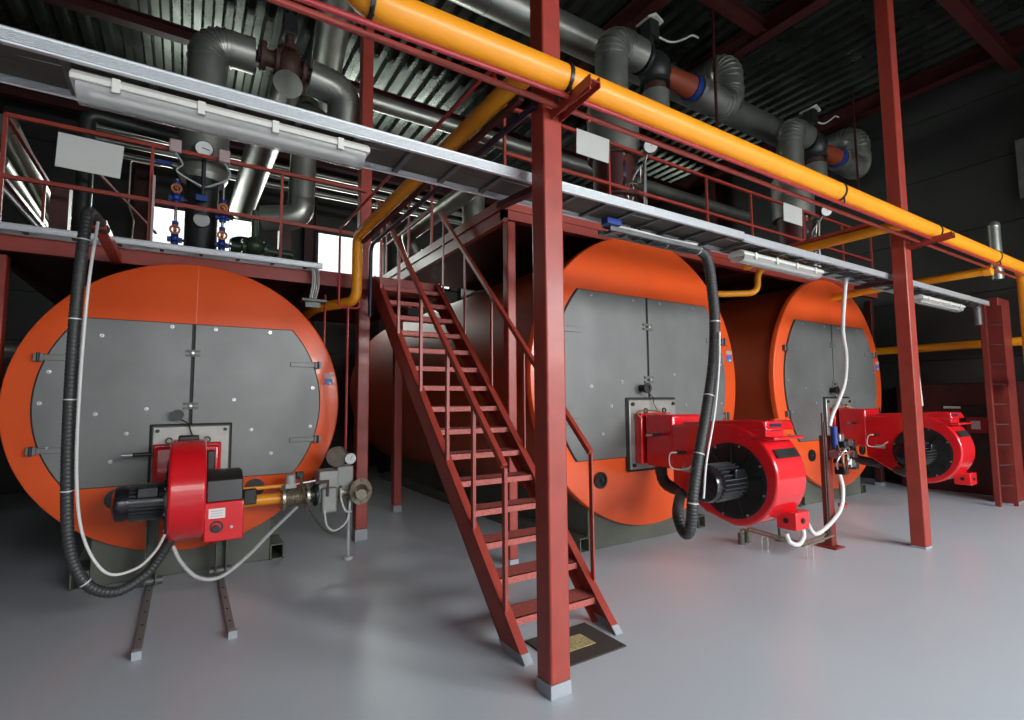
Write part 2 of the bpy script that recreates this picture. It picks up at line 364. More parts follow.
tag(MB().bx(-1.1, 4.6, 2.63, 2.89, TZ1 - .035, TZ1 - .02).build('tray_cover', 'cardboard'), 'dull brown sheet lying inside the overhead cable tray', 'cover sheet')
tray(-1.7, 1.22, 5.78, 5.94, 3.065, 3.12, 'lower galvanised cable tray along the edge of the lower platform', 9)
tag(MB().tube(bend([(10.0, 2.75, 3.0), (10.12, 2.75, 3.0), (10.12, 2.75, 2.7)], .08, 6), .05, 14).build('tray_spout', 'zincdark'), 'short galvanised elbow at the far end of the cable tray', 'duct')
def bar3(p0, p1, w, h, m, label, name='tray_bracket'): tag(MB().bar(p0, p1, w, h).build(name, m), label, 'bracket')
bar3((1.78, 2.47, 2.90), (1.78, 2.95, 2.94), .05, .04, 'reddark', 'dark arm behind the foreground column carrying the cable tray')
bar3((6.77, 2.53, 2.92), (6.77, 2.95, 2.93), .05, .04, 'reddark', 'dark arm behind the right column carrying the cable tray')
t = thing('cable_drop', 'bunch of grey cables dropping from the right end of the lower tray', 'cable', (1.14, 5.85, 2.7))
for q in range(4): MB().tube(spline([(1.0 + .02 * q, 5.86, 3.11), (1.12 + .02 * q, 5.85, 3.06), (1.13 + .022 * q, 5.84, 2.9), (1.11 + .02 * q, 5.85, 2.74)], 5), .009, 8).build('wire', ('greycable', 'white', 'brass', 'greycable')[q], t)
MB().bx(1.02, 1.28, 5.80, 5.92, 2.70, 2.73).bx(1.06, 1.22, 5.84, 5.88, 2.64, 2.70).build('end_plate', 'zincdark', t, bevel=.004)
# second tray with lamp debris above boiler two
tray(2.66, 3.72, 2.80, 2.93, 2.885, 2.915, 'short cluttered cable tray hanging above the second boiler', 7, m='zincdark')
tag(MB().bx(2.60, 2.74, 2.76, 2.83, 2.918, 2.962).build('junction_box', 'blue'), 'small blue junction box on the short cluttered tray', 'box')
for k in range(4):
    tag(MB().tube(spline([(2.68 + i * .2, 2.82 + .03 * k + .01 * math.sin(i * 2 + k), 2.93 + .012 * (k % 2) + .008 * math.sin(i * 1.7 + k)) for i in range(6)], 4), .012, 8).build('tray_cable', ('white', 'cardboard', 'rubber', 'greycable')[k]), ('white cable', 'brown cable', 'black cable', 'grey cable')[k] + ' bundled on the short tray above the second boiler', 'cable', 'cables on the short tray')

# ------------------------------------------------------------------ tube lamps under the tray
def lamp(xa, xb, yc, z, label):
    t = thing('tube_light', label, 'light', ((xa + xb) / 2, yc, z), 'long tube lights under the tray')
    MB().prism([(yc - .085, z - .005), (yc - .085, z - .028), (yc + .085, z - .028), (yc + .085, z - .005), (yc + .05, z + .025), (yc - .05, z + .025)], 'x', xa, xb).build('housing', 'lampwhite', t, bevel=.004)
    pr = [(yc + .075 * math.cos(a), z - .03 - .055 * abs(math.sin(a)) ** .8) for a in [PI + i * PI / 14 for i in range(15)]]
    MB().prism(pr, 'x', xa + .02, xb - .02).build('diffuser', 'diffuser', t)
    for dy in (-.03, .03): MB().cyl((xa + .06, yc + dy, z - .055), (xb - .06, yc + dy, z - .055), .013, 12).build('tube', 'lampwhite', t)
    n = max(3, int((xb - xa) / .3))
    for i in range(n):
        x = xa + (i + .5) * (xb - xa) / n
        MB().bx(x - .014, x + .014, yc - .092, yc - .078, z - .05, z + .008).build('clip', 'lampwhite', t)
    return t
lamp(-.44, .775, 2.68, TZ0 - .035, 'long white tube light hanging under the tray above the left boiler')
lamp(4.18, 5.55, 2.78, TZ0 - .045, 'long white tube light under the tray between the second and third boilers')
lamp(8.0, 9.45, 2.78, TZ0 - .05, 'long white tube light near the far right end of the tray')

# ------------------------------------------------------------------ boilers
def circ_poly(r, z0, z1, x0, x1, n=90):
    """disc of radius r cut by z0<z<z1 and x0<x<x1 (convex)"""
    P = [(r * math.cos(2 * PI * i / n), r * math.sin(2 * PI * i / n)) for i in range(n)]
    def clip(P, f):
        out = []
        for i in range(len(P)):
            a, b = P[i], P[(i + 1) % len(P)]; fa, fb = f(a), f(b)
            if fa >= 0: out.append(a)
            if fa * fb < 0:
                t = fa / (fa - fb); out.append((a[0] + (b[0] - a[0]) * t, a[1] + (b[1] - a[1]) * t))
        return out
    for f in (lambda p: p[1] - z0, lambda p: z1 - p[1], lambda p: p[0] - x0, lambda p: x1 - p[0]): P = clip(P, f)
    return P
def boiler(cx, yf, cz, R, length, label, PX=.79, PZ=1.11):
    k = R / 1.68
    t = thing('boiler', label, 'boiler', (cx, yf, 0), 'big orange horizontal boilers')
    rs = .965 * R; n = 10
    prof = [(yf + .04, rs * .98), (yf + .06, rs)] + [(yf + length - .02, rs)] + [(yf + length + .35 * R * math.sin(a), rs * math.cos(a)) for a in [i * PI / 2 / n for i in range(n + 1)]]
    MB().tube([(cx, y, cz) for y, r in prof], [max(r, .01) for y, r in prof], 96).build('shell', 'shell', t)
    # front plate with rolled rim
    n = 128; b = MB(); rp = [(.0001, .0), (R - .03, .0), (R - .008, .008), (R, .03), (R, .075), (R - .02, .08), (rs * .95, .08)]
    rings = [[b.b.verts.new((cx + r * math.cos(2 * PI * i / n), yf + d, cz + r * math.sin(2 * PI * i / n))) for i in range(n)] for r, d in rp[1:]]
    for A, B in zip(rings, rings[1:]):
        for i in range(n): b.b.faces.new((A[i], A[(i + 1) % n], B[(i + 1) % n], B[i]))
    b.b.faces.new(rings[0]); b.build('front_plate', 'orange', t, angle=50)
    MB().bx(cx - .008, cx + .002, yf - .002, yf + .001, cz + .96 * k, cz + R - .02).build('plate_seam', 'orange', t)
    zt, zb, rd = .945 * k, -.888 * k, 1.42 * k
    sx = -.02
    for nm, x0, x1 in (('left', -9, sx - .016 * k), ('right', sx + .016 * k, 9)):
        P = [(cx + p[0], cz + p[1]) for p in circ_poly(rd, zb, zt, x0, x1)]
        MB().prism(P, 'y', yf - .022, yf - .001).build('door_panel', 'door', t, bevel=.004, segs=1)
    MB().bx(cx + sx - .017 * k, cx + sx + .017 * k, yf - .006, yf - .001, cz + zb, cz + zt).build('door_gap', 'seam', t)
    P = [(cx + p[0] * 1.01, cz + p[1] * 1.008) for p in circ_poly(rd, zb, zt, -9, 9)]
    MB().prism(P, 'y', yf - .0045, yf - .0005).build('door_gasket', 'seam', t)
    for z in (.60, .0 - .02):
        zc = cz + z * k
        s = MB().bx(cx + sx - .075 * k, cx + sx + .075 * k, yf - .036, yf - .022, zc - .04 * k, zc - .012 * k).bx(cx + sx - .075 * k, cx + sx + .075 * k, yf - .036, yf - .022, zc + .012 * k, zc + .04 * k).build('seam_clamp', 'plinth', t)
        MB().cyl((cx + sx, yf - .06, zc), (cx + sx, yf - .02, zc), .016 * k, 8).build('bolt', 'steel', s)
    for sxn in (-1, 1):
        for zz in (.50, -.47):
            a = math.sqrt(rd * rd - (zz * k) ** 2)
            b = MB().bx(cx + sxn * (a - .28 * k), cx + sxn * (a + .10 * k), yf - .034, yf - .020, cz + zz * k - .03 * k, cz + zz * k + .03 * k)
            b.bx(cx + sxn * (a + .02 * k), cx + sxn * (a + .10 * k), yf - .05, yf - .0, cz + zz * k - .042 * k, cz + zz * k + .042 * k)
            h = b.build('hinge', 'door', t, bevel=.004)
            MB().cyl((cx + sxn * (a + .06 * k), yf - .055, cz + zz * k - .05 * k), (cx + sxn * (a + .06 * k), yf - .055, cz + zz * k + .05 * k), .014 * k, 10).build('hinge_pin', 'dark', h)
    bolts = [(-.88, .93 * k), (-.24, .9), (.2, .9), (.8, .9), (-1.30, .35), (-1.36, .02), (-1.28, -.45), (-.9, -.1), (-.62, -.32), (.62, -.32), (.42, .05), (1.33, .2), (1.31, -.3), (-.45, -.05), (-.75, -.62), (.85, -.62)]
    for bx_, bz in bolts:
        z = min(bz, .9) * k
        if bx_ ** 2 + (z / k) ** 2 > 1.37 ** 2: continue
        MB().cyl((cx + bx_ * k, yf - .028, cz + z), (cx + bx_ * k, yf - .02, cz + z), .020 * k, 12).sphere((cx + bx_ * k, yf - .028, cz + z), .012 * k).build('bolt', 'steel', t)
    # sight ports in the orange strip
    for s_ in (-1, 1):
        c = (cx + s_ * PX * k, yf - .01, cz - PZ * k)
        p = MB().ring(c, (0, 1, 0), .088, .058, .03).build('sight_port', 'black', t)
        MB().cyl((c[0], yf - .012, c[2]), (c[0], yf - .002, c[2]), .06, 20).sphere((c[0] + .01, yf - .015, c[2]), .025 * k).build('port_glass', 'dark', p)
    # burner plate
    w = .385 * k; z0, z1 = cz - 1.03 * k, cz - .25 * k
    MB().bx(cx - w - .025 * k, cx + w + .025 * k, yf - .038, yf - .02, z0 - .025 * k, z1 + .025 * k).build('plate_gasket', 'seam', t, bevel=.02)
    pl = MB().bx(cx - w, cx + w, yf - .06, yf - .036, z0, z1).build('burner_plate', 'plate', t, bevel=.012)
    for a in (-1, 1):
        for c_ in (z0 + .05 * k, z1 - .05 * k):
            MB().cyl((cx + a * (w - .05 * k), yf - .08, c_), (cx + a * (w - .05 * k), yf - .055, c_), .022 * k, 6).build('bolt', 'dark', pl)
    # viewer above the plate, left of the seam
    v = MB().cyl((cx - .15 * k, yf - .02, cz - .12 * k), (cx - .15 * k, yf - .12, cz - .12 * k), .042 * k, 20).ring((cx - .15 * k, yf - .12, cz - .12 * k), (0, 1, 0), .06 * k, .03 * k, .02).build('sight_glass', 'black', t)
    MB().tube(spline([(cx - .15 * k, yf - .11, cz - .16 * k), (cx - .05 * k, yf - .10, cz - .22 * k), (cx - .02 * k, yf - .09, cz - .30 * k), (cx - .0 * k, yf - .11, cz - .36 * k)], 5), .006, 6).build('wire', 'black', v)
    # stickers
    s = MB().bx(cx + R * .885, cx + R * .945, yf - .006, yf - .001, cz + .145 * R, cz + .195 * R).build('sticker', 'labelblue', t); s['label'] = 'blue square sticker on the rim'
    MB().cyl((cx + R * .925, yf - .008, cz + .157 * R), (cx + R * .925, yf - .001, cz + .157 * R), .010 * R, 12).build('sticker_dot', 'labelyellow', s)
    s = MB().bx(cx + R * .880, cx + R * .955, yf - .006, yf - .001, cz + .205 * R, cz + .235 * R).build('sticker', 'pink', t)
    # base
    hw = .53 * R
    b = MB().bx(cx - hw, cx + hw, yf + .09, yf + length * .93, 0, cz - .62 * R)
    b.build('plinth', 'plinth', t, bevel=.008)
    for s_ in (-1, 1):
        xa, xb = cx + s_ * (hw + .0), cx + s_ * (hw + .13)
        x0, x1 = min(xa, xb), max(xa, xb)
        y0 = yf + .07; tt = .012
        b = MB().bx(x0, x1, y0, yf + length * .93, 0, tt).bx(x0, x1, y0, yf + length * .93, .14, .14 + tt).bx(x0, x0 + tt, y0, yf + length * .93, 0, .14).bx(x1 - tt, x1, y0, yf + length * .93, 0, .14)
        b.build('skid', 'plinth', t)
    for y in (yf + .5, yf + length * .5):
        for s_ in (-1, 1): MB().prism([(cx + s_ * hw, .14), (cx + s_ * (hw + .13), .14), (cx + s_ * hw, .75 * k)], 'y', y, y + .02).build('gusset', 'plinth', t)
    return t
B1 = boiler(.07, 5.85, 1.60, 1.37, 5.2, 'smaller orange fronted boiler at the left of the row', .68, 1.03)
B2 = boiler(4.59, 4.25, 1.86, 1.68, 6.9, 'large orange fronted boiler directly behind the stairs and foreground column')
B3 = dup(B2, (8.84, 4.25, 0), 'orange fronted boiler at the right end of the row')

# ------------------------------------------------------------------ burners
def burner(x0, x1, yc, zc, yb, label, zs=1.0, ctl=False, r0=.415, gr=.10):
    """fan burner whose drum axis runs along x; x0..x1 drum width, yc/zc drum centre, yb boiler plate"""
    xm = (x0 + x1) / 2
    t = thing('burner', label, 'burner', (xm, yc, 0), 'red forced draught burners')
    P = []
    back = yb - .50 if not ctl else yb - .28
    # spiral: from the bottom around the front to the top
    for i in range(25):
        a = -PI / 2 - i * PI / 24 * 1.0     # -90 (bottom) going through 180 (towards -y) to +90 (top)
        r = r0 + gr * max(0, (i - 6) / 18) ** 1.3
        P.append((yc + r * math.cos(a), zc + r * math.sin(a)))
    top = P[-1][1]
    P += [(yc + .25, top), (back, top - .03), (back, zc - .10), (yc + .30, zc - .34)]
    MB().prism(P, 'x', x0, x1).build('fan_housing', 'burner', t, bevel=.022, segs=3)
    # raised rim line around the side face
    f = MB().ring((x0 - .004, yc, zc), (1, 0, 0), min(.345, r0 - .01), min(.315, r0 - .04), .016, 48).build('inlet_ring', 'black', t)
    for q in range(8):
        a = q * PI / 4 + .3
        MB().cyl((x0 - .022, yc + (r0 - .085) * math.cos(a), zc + (r0 - .085) * math.sin(a)), (x0 - .008, yc + (r0 - .085) * math.cos(a), zc + (r0 - .085) * math.sin(a)), .010, 8).build('bolt', 'steel', f)
    MB().cyl((x0 - .006, yc, zc), (x0 - .001, yc, zc), min(.317, r0 - .035), 48).build('inlet_mouth', 'seam', t)
    b = MB()
    for q in range(9):
        a = q * 2 * PI / 9 + .2
        b.bar((x0 - .012, yc + .15 * math.cos(a), zc + .15 * math.sin(a)), (x0 - .012, yc + (r0 - .105) * math.cos(a), zc + (r0 - .105) * math.sin(a)), .02, .012)
    b.ring((x0 - .012, yc, zc), (1, 0, 0), .17, .15, .03)
    b.build('inlet_spider', 'black', t)
    # motor
    mr = .165 if not ctl else .14; xe = x0 - (.44 if not ctl else .36)
    mb = MB().tube([(x0, yc, zc), (xe + .10, yc, zc), (xe + .06, yc, zc), (xe + .02, yc, zc), (xe, yc, zc)], [mr * .93, mr * .93, mr, mr * .93, mr * .6], 32)
    mo = mb.build('motor', 'motor', t)
    b = MB()
    for q in range(26):
        a = q * 2 * PI / 26
        b.bar((x0 - .02, yc + mr * .97 * math.cos(a), zc + mr * .97 * math.sin(a)), (xe + .11, yc + mr * .97 * math.cos(a), zc + mr * .97 * math.sin(a)), .008, .02, up=(0, math.cos(a), math.sin(a)))
    b.build('cooling_fins', 'rubber', mo)
    MB().bx(x0 - .20, x0 - .06, yc - mr - .015, yc - mr + .05, zc + .05, zc + .13).build('terminal_box', 'motor', mo, bevel=.008)
    MB().cyl((xe - .004, yc, zc), (xe + .004, yc, zc), .05, 20).build('end_cap', 'dark', mo)
    # flange box and neck to the boiler
    zn = zc + .33 if not ctl else zc + .285
    hx = .25 if not ctl else .27
    ht = .27 if not ctl else .13
    MB().bx(xm - hx, xm + hx, yb - .10, yb - .0, zn - .29, zn + ht).build('flange_box', 'burner', t, bevel=.015)
    b = MB().bx(xm - hx * .93, xm + hx * .93, back - .02, yb - .14, zn - .30, zn + ht - .01)
    nb = b.build('neck', 'burner', t, bevel=.03, segs=3)
    for s_ in (-1, 1):
        MB().ring((xm + s_ * .15, yb - .08, zn + ht + .025), (0, 1, 0), .032, .018, .012, 16).build('lifting_eye', 'black', nb)
    MB().cyl((xm - hx * 1.0, back + .12, zn + .05), (xm - hx - .14, back + .12, zn + .05), .018, 12).build('pressure_rod', 'black', nb)
    MB().cyl((xm - hx - .14, back + .12, zn + .05), (xm - hx - .22, back + .12, zn + .05), .012, 12).build('rod_tip', 'steel', nb)
    if not ctl:
        MB().bx(x0 + .0, x1, back + .0, back + .09, zn - .3, zn + .24).build('joint_strip', 'burner', nb, bevel=.01)
        # hood with the small display, on the top of the spiral
        MB().prism([(yc - .36, top - .05), (yc - .32, top + .035), (yc - .18, top + .045), (yc + .55, top + .005), (yc + .55, top - .05)], 'x', x0 + .01, x1 - .01).build('hood', 'burner', t, bevel=.012)
        d = MB().bx(x0 - .004, x1 + .004, yc - .43, yc - .20, top - .13, top - .10).bx(x0 + .02, x0 + .30, yc - .34, yc - .16, top - .12, top + .035).build('hood_box', 'burner', t, bevel=.01)
        MB().bx(x0 + .08, x0 + .25, yc - .346, yc - .335, top - .055, top + .01).build('display', 'navy', d)
        a_ = math.radians(146); MB().bar((x0 + .06, yc + .474 * math.cos(a_), zc + .474 * math.sin(a_)), (x1 - .06, yc + .474 * math.cos(a_), zc + .474 * math.sin(a_)), .085, .012, up=(0, math.cos(a_), math.sin(a_))).build('name_strip', 'dark', t)
        k_ = MB().bx(x1 - .18, x1 + .04, yc - .42, yc - .24, zc - .42, zc - .26).build('foot_bracket', 'burner', t, bevel=.008)
        MB().cyl((x1 - .07, yc - .43, zc - .34), (x1 - .07, yc - .41, zc - .34), .024, 16).cyl((x1 - .185, yc - .33, zc - .34), (x1 - .17, yc - .33, zc - .34), .024, 16).build('bracket_hole', 'seam', k_)
        # crease on the side face, wires, labels
        MB().bar((x0 - .005, back + .02, zc + .40), (x0 - .005, yc - .1, zc + .42), .012, .012).build('side_ridge', 'burner', t)
        MB().bx(x0 - .004, x0 + .002, yc + .44, yc + .56, zc + .02, zc + .07).build('rating_plate', 'pink', t)
        w = MB().cyl((x0 - .01, yc + .52, zc + .21), (x0 - .12, yc + .52, zc + .22), .02, 12).build('plug', 'black', t)
        MB().tube(spline([(x0 - .11, yc + .52, zc + .22), (x0 - .16, yc + .58, zc + .20), (x0 - .10, yc + .62, zc + .06), (x0 - .03, yc + .50, zc + .05), (x0 - .01, yc + .40, zc + .12)], 6), .007, 8).build('plug_wire', 'white', w)
        MB().tube(bend([(xm - .1, yb - .22, zn - .25), (xm - .1, yb - .25, zn - .50), (xm - .1, yb - .62, zc - .22)], .14, 8), [.06 + .006 * (i % 2) for i in range(11)], 18).build('flexible_duct', 'rubber', t)
        MB().tube(spline([(xm - .25, yb - .12, zn + .2), (xm - .30, yb - .1, zn + .28), (xm - .2, yb - .2, zn + .30), (xm - .1, yb - .3, zn + .27)], 5), .006, 8).build('sensor_wire', 'copper', nb)
    else:
        c = MB().bx(x1 + .0, x1 + .29, yc - .12, yc + .22, zc - .36, zc - .04).build('control_box', 'burner', t, bevel=.01)
        MB().prism([(yc - .12, zc - .04), (yc + .22, zc - .04), (yc + .22, zc + .20), (yc + .02, zc + .20), (yc - .10, zc + .14)], 'x', x1 + .01, x1 + .28).build('cover', 'black', c, bevel=.01)
        lb = MB().bx(x1 + .03, x1 + .15, yc - .124, yc - .118, zc - .17, zc - .09).build('label_plate', 'labelwhite', c)
        b = MB()
        for r_ in range(3): b.bx(x1 + .045, x1 + .135, yc - .1265, yc - .1235, zc - .153 + r_ * .02, zc - .147 + r_ * .02)
        b.build('printed_lines', 'greycable', lb)
        MB().cyl((x1 + .09, yc - .13, zc - .25), (x1 + .09, yc - .16, zc - .25), .026, 16).ring((x1 + .09, yc - .122, zc - .24), (0, 1, 0), .05, .035, .004).build('knob', 'black', c)
        MB().cyl((x1 + .20, yc - .13, zc - .25), (x1 + .20, yc - .14, zc - .25), .012, 12).build('screw', 'steel', c)
        MB().bx(xm - .075, xm + .075, yc + .02, yc + .16, top - .005, top + .035).build('top_latch', 'black', t, bevel=.01)
        MB().bx(x1 + .02, x1 + .08, yc + .25, yc + .36, zc + .18, zc + .36).build('servo_motor', 'dark', t, bevel=.01)
        for q in range(4): MB().tube(spline([(x1 + .02 + .02 * q, yc + .28, zc + .18), (x1 + .04 + .02 * q, yc + .24, zc + .10), (x1 + .03, yc + .26, zc + .02)], 5), .006, 6).build('wire', ('black', 'copper', 'black', 'greycable')[q], t)
    return t
burner(-.088, .168, 5.12, .825, 5.79, 'red burner on the left boiler with black motor and boxed side control', ctl=True, r0=.335, gr=.14)
burner(4.30, 4.76, 3.0, .86, 4.19, 'big red burner on the second boiler, corrugated hose hanging before it')
# third is a copy
bb = [o for o in COL.objects if o.name.startswith('burner') and o.parent is None and 'category' in o and o['category'] == 'burner'][-1]
dup(bb, (8.80, 3.03, 0), 'red burner on the right boiler, half hidden behind a red column')

# floor rails and legs under the left burner
for xx, lab in ((-.20, 'left of the two steel floor rails in front of the left burner'), (.335, 'right of the two steel floor rails in front of the left burner')):
    t = thing('floor_rail', lab, 'rail', (xx, 4.9, 0), 'burner slide rails on the floor')
    MB().bx(xx - .025, xx + .025, 4.15, 5.74, 0, .022).build('rail_bar', 'greyalu', t, bevel=.004)
    MB().bx(xx - .027, xx + .027, 4.12, 4.17, 0, .05).build('end_stop', 'greypaint', t)
    for q in range(5): MB().cyl((xx, 4.4 + q * .27, .022), (xx, 4.4 + q * .27, .026), .008, 8).build('screw', 'dark', t)
    lg = MB().bx(xx - .045, xx - .035, 5.56, 5.70, .03, .62).bx(xx + .035, xx + .045, 5.56, 5.70, .03, .62).bx(xx - .045, xx + .045, 5.66, 5.70, .03, .62).build('upright', 'plinth', t, bevel=.003)
    MB().cyl((xx - .09, 5.62, .06), (xx + .09, 5.62, .06), .035, 14).build('roller', 'zincdark', lg)

# ------------------------------------------------------------------ gas valve train of the left burner
t = thing('gas_train', 'grey and nickel gas valve train right of the left burner', 'gas train', (1.2, 5.5, .68))
GX = 5.5; zt = .685
MB().cyl((.46, GX, zt), (.82, GX, zt), .052, 24).build('yellow_inlet_pipe', 'yellow', t)
MB().cyl((.46, GX, zt + .115), (.86, GX, zt + .115), .018, 16).build('yellow_pilot_pipe', 'yellow', t)
MB().bx(.49, .60, GX - .08, GX + .08, zt - .02, zt + .12).build('actuator', 'black', t, bevel=.01)
MB().flange((.835, GX, zt), (1, 0, 0), .125, .025, 10).build('flange', 'brass', t)
MB().tube([(.85 + i * .012, GX, zt) for i in range(16)], [.08 + .012 * (i % 2) for i in range(16)], 24).build('bellows', 'brass', t)
MB().flange((1.055, GX, zt), (1, 0, 0), .12, .025, 10).build('flange', 'brass', t)
MB().cyl((1.06, GX, zt), (1.16, GX, zt), .07, 24).flange((1.14, GX, zt), (1, 0, 0), .11, .02, 8).build('spool', 'dark', t)
v = MB().bx(1.15, 1.34, GX - .10, GX + .12, zt - .08, zt + .24).build('valve_body', 'greyalu', t, bevel=.012)
MB().bx(1.17, 1.32, GX - .15, GX - .08, zt - .17, zt + .08).build('valve_cover', 'greyalu', v, bevel=.018)
MB().bar((1.10, GX - .17, zt + .145), (1.21, GX - .17, zt + .145), .02, .03).bar((1.22, GX - .17, zt + .16), (1.22, GX - .17, zt - .0), .02, .025).build('linkage', 'rust', v)
MB().bx(1.335, 1.50, GX - .06, GX + .12, zt + .02, zt + .27).build('second_valve', 'greyalu', t, bevel=.012)
MB().flange((1.37, GX, zt), (1, 0, 0), .10, .02, 8).cyl((1.34, GX, zt), (1.50, GX, zt), .055, 24).flange((1.47, GX, zt), (1, 0, 0), .10, .02, 8).build('spool', 'brass', t)
MB().tube(bend([(1.47, GX, zt), (1.545, GX, zt + .0), (1.545, GX - .12, zt)], .06, 6), .058, 20).build('elbow', 'brass', t)
MB().flange((1.555, GX - .13, zt + .01), (.35, -1, .1), .13, .022, 8, .014).cyl((1.555, GX - .13, zt + .01), (1.53, GX - .25, zt + .0), .075, 24, .05).build('blank_flange', 'brass', t)
g = MB().cyl((1.33, GX - .02, 1.05), (1.37, GX + .05, 1.05), .10, 28).build('governor_cap', 'brass', t)
g = MB().cyl((1.455, GX - .10, 1.03), (1.455, GX - .06, 1.03), .055, 28).build('pressure_gauge', 'steel', t)
MB().cyl((1.455, GX - .104, 1.03), (1.455, GX - .099, 1.03), .047, 28).build('gauge_face', 'labelwhite', g)
MB().bar((1.45, GX - .106, 1.02), (1.47, GX - .106, 1.06), .004, .003).build('needle', 'black', g)
MB().tube([(1.455, GX - .04, 1.0), (1.455, GX - .04, .80), (1.44, GX, .74)], .012, 10).tube([(1.40, GX, .95), (1.40, GX, .72)], .015, 10).build('gauge_stem', 'brass', t)
MB().cyl((.90, GX - .02, zt + .12), (.90, GX - .02, zt + .22), .045, 16).bx(.85, .95, GX - .06, GX + .02, zt + .09, zt + .14).build('pilot_solenoid', 'greycable', t, bevel=.006)
MB().cyl((.86, GX, zt + .115), (1.17, GX, zt + .14), .013, 12).build('pilot_pipe', 'steel', t)
MB().bx(.95, 1.02, GX - .03, GX + .03, zt + .17, zt + .24).build('pilot_switch', 'black', t, bevel=.006)
for pts, m in (([(.98, GX - .05, zt + .2), (1.02, GX - .14, zt + .0), (1.12, GX - .18, zt - .22), (1.26, GX - .18, zt - .36), (1.40, GX - .14, zt - .30), (1.45, GX - .08, zt - .1)], 'cardboard'),
               ([(1.20, GX - .14, zt - .14), (1.22, GX - .16, zt - .28), (1.30, GX - .16, zt - .34), (1.42, GX - .14, zt - .26), (1.46, GX - .1, zt - .05)], 'white'),
               ([(1.36, GX - .1, zt + .05), (1.36, GX - .15, zt - .06), (1.40, GX - .15, zt - .16), (1.46, GX - .14, zt - .18)], 'white')):
    MB().tube(spline(pts, 6), .011, 8).build('wire', m, t)
tag(MB().cyl((1.475, GX + .02, 0.03), (1.475, GX + .02, .60), .018, 14).cyl((1.475, GX + .02, 0), (1.475, GX + .02, .03), .055, 18, .05).build('support_stand', 'greycable'), 'thin grey stand propping the gas valve train', 'stand')

# ------------------------------------------------------------------ hoses and cables
def hose(pts, r, label, m='rubber', n=26, bands=()):
    S = spline(pts, n); t = thing('corrugated_hose', label, 'hose', tuple(pts[0]))
    # resample evenly for regular corrugation
    out = [S[0]]; d = 0; step = .007
    for a, c in zip(S, S[1:]):
        L = (c - a).length; s = step - d
        while s <= L: out.append(a + (c - a) * (s / L)); s += step
        d = (L - (s - step))
    MB().tube(out, r, 18, rf=lambda i: r * (1 + (.04, .04, -.04, -.04)[i % 4])).build('sleeve', m, t)
    for bi in bands:
        i = int(bi * (len(out) - 2)); a = (out[i + 1] - out[i]).normalized()
        MB().ring(out[i], a, r * 1.08, r * .95, .008, 20).build('cable_tie', 'white', t)
    return t
hose([(-.565, 4.90, 2.93), (-.62, 4.66, 2.98), (-.63, 4.55, 2.86), (-.655, 4.56, 2.3), (-.665, 4.60, 1.7), (-.66, 4.64, 1.1), (-.63, 4.68, .62), (-.53, 4.70, .36), (-.37, 4.76, .26), (-.20, 4.84, .33), (-.11, 4.94, .44), (-.05, 5.05, .53)], .036, 'dark corrugated hose hanging in front of the left boiler and curling to its burner', bands=(.15, .3, .45, .62, .8))
tag(MB().tube(spline([(-.57, 4.60, 2.90), (-.59, 4.5, 2.4), (-.607, 4.53, 1.7), (-.602, 4.58, 1.1), (-.55, 4.6, .70), (-.42, 4.62, .44), (-.26, 4.68, .42), (-.15, 4.78, .50), (-.08, 4.93, .62)], 10), .010, 8).build('cable', 'white'), 'white cable strapped along the hose at the left boiler', 'cable')
tag(MB().tube(spline([(-.04, 5.02, .47), (.02, 5.0, .34), (.14, 5.0, .20), (.30, 5.02, .17), (.50, 5.1, .28), (.70, 5.2, .44), (.95, 5.4, .60)], 10), .016, 10).build('cable', 'greycable'), 'grey cable sagging under the left burner to the gas train', 'cable')
tag(MB().bx(-.625, -.545, 4.80, 5.96, 2.91, 2.92).bx(-.625, -.615, 4.80, 5.96, 2.92, 2.98).bx(-.555, -.545, 4.80, 5.96, 2.92, 2.98).build('hose_bracket', 'red'), 'red channel arm holding the hose out from the lower platform', 'bracket')
hose([(3.0, 2.95, 2.98), (3.25, 2.92, 2.94), (3.55, 2.90, 2.93), (3.80, 2.90, 2.93), (3.93, 2.90, 2.86), (3.98, 2.90, 2.6), (4.0, 2.90, 2.3), (3.95, 2.9, 1.9), (3.81, 2.88, 1.5), (3.65, 2.86, 1.1), (3.57, 2.86, .80), (3.565, 2.88, .60), (3.57, 2.92, .50), (3.60, 3.0, .50), (3.66, 3.10, .62), (3.95, 3.3, .74)], .046, 'dark corrugated hose hanging in front of the second burner', bands=(.1, .2, .38, .55, .68, .78))
tag(MB().tube(spline([(3.98, 2.84, 2.2), (3.94, 2.83, 1.9), (3.83, 2.81, 1.5), (3.67, 2.79, 1.1), (3.60, 2.78, .8)], 8), .009, 8).build('cable', 'white'), 'white cable strapped to the hose of the second burner', 'cable')
hose([(7.85, 2.85, 2.95), (7.95, 2.85, 2.7), (8.0, 2.85, 2.2), (8.03, 2.85, 1.8), (8.06, 2.87, 1.4), (8.1, 2.95, .9), (8.25, 3.1, .62), (8.45, 3.3, .6)], .05, 'dark corrugated hose hanging behind the right red column', bands=(.3, .6))
tag(MB().tube(spline([(7.72, 2.8, 2.96), (7.86, 2.8, 2.93), (7.90, 2.8, 2.7), (7.94, 2.8, 2.2), (8.02, 2.8, 1.5)], 8), .014, 8).build('cable', 'white'), 'white cable beside the hose behind the right red column', 'cable')
tag(MB().tube(spline([(6.35, 2.85, 2.98), (6.40, 2.9, 2.8), (6.44, 2.96, 2.4), (6.57, 3.0, 2.1), (6.50, 3.0, 1.8), (6.33, 3.0, 1.58), (6.17, 3.0, 1.42), (6.10, 3.0, 1.30)], 8), .02, 10).build('cable', 'white'), 'white flexible conduit hanging from the tray to the oil valve post', 'cable')
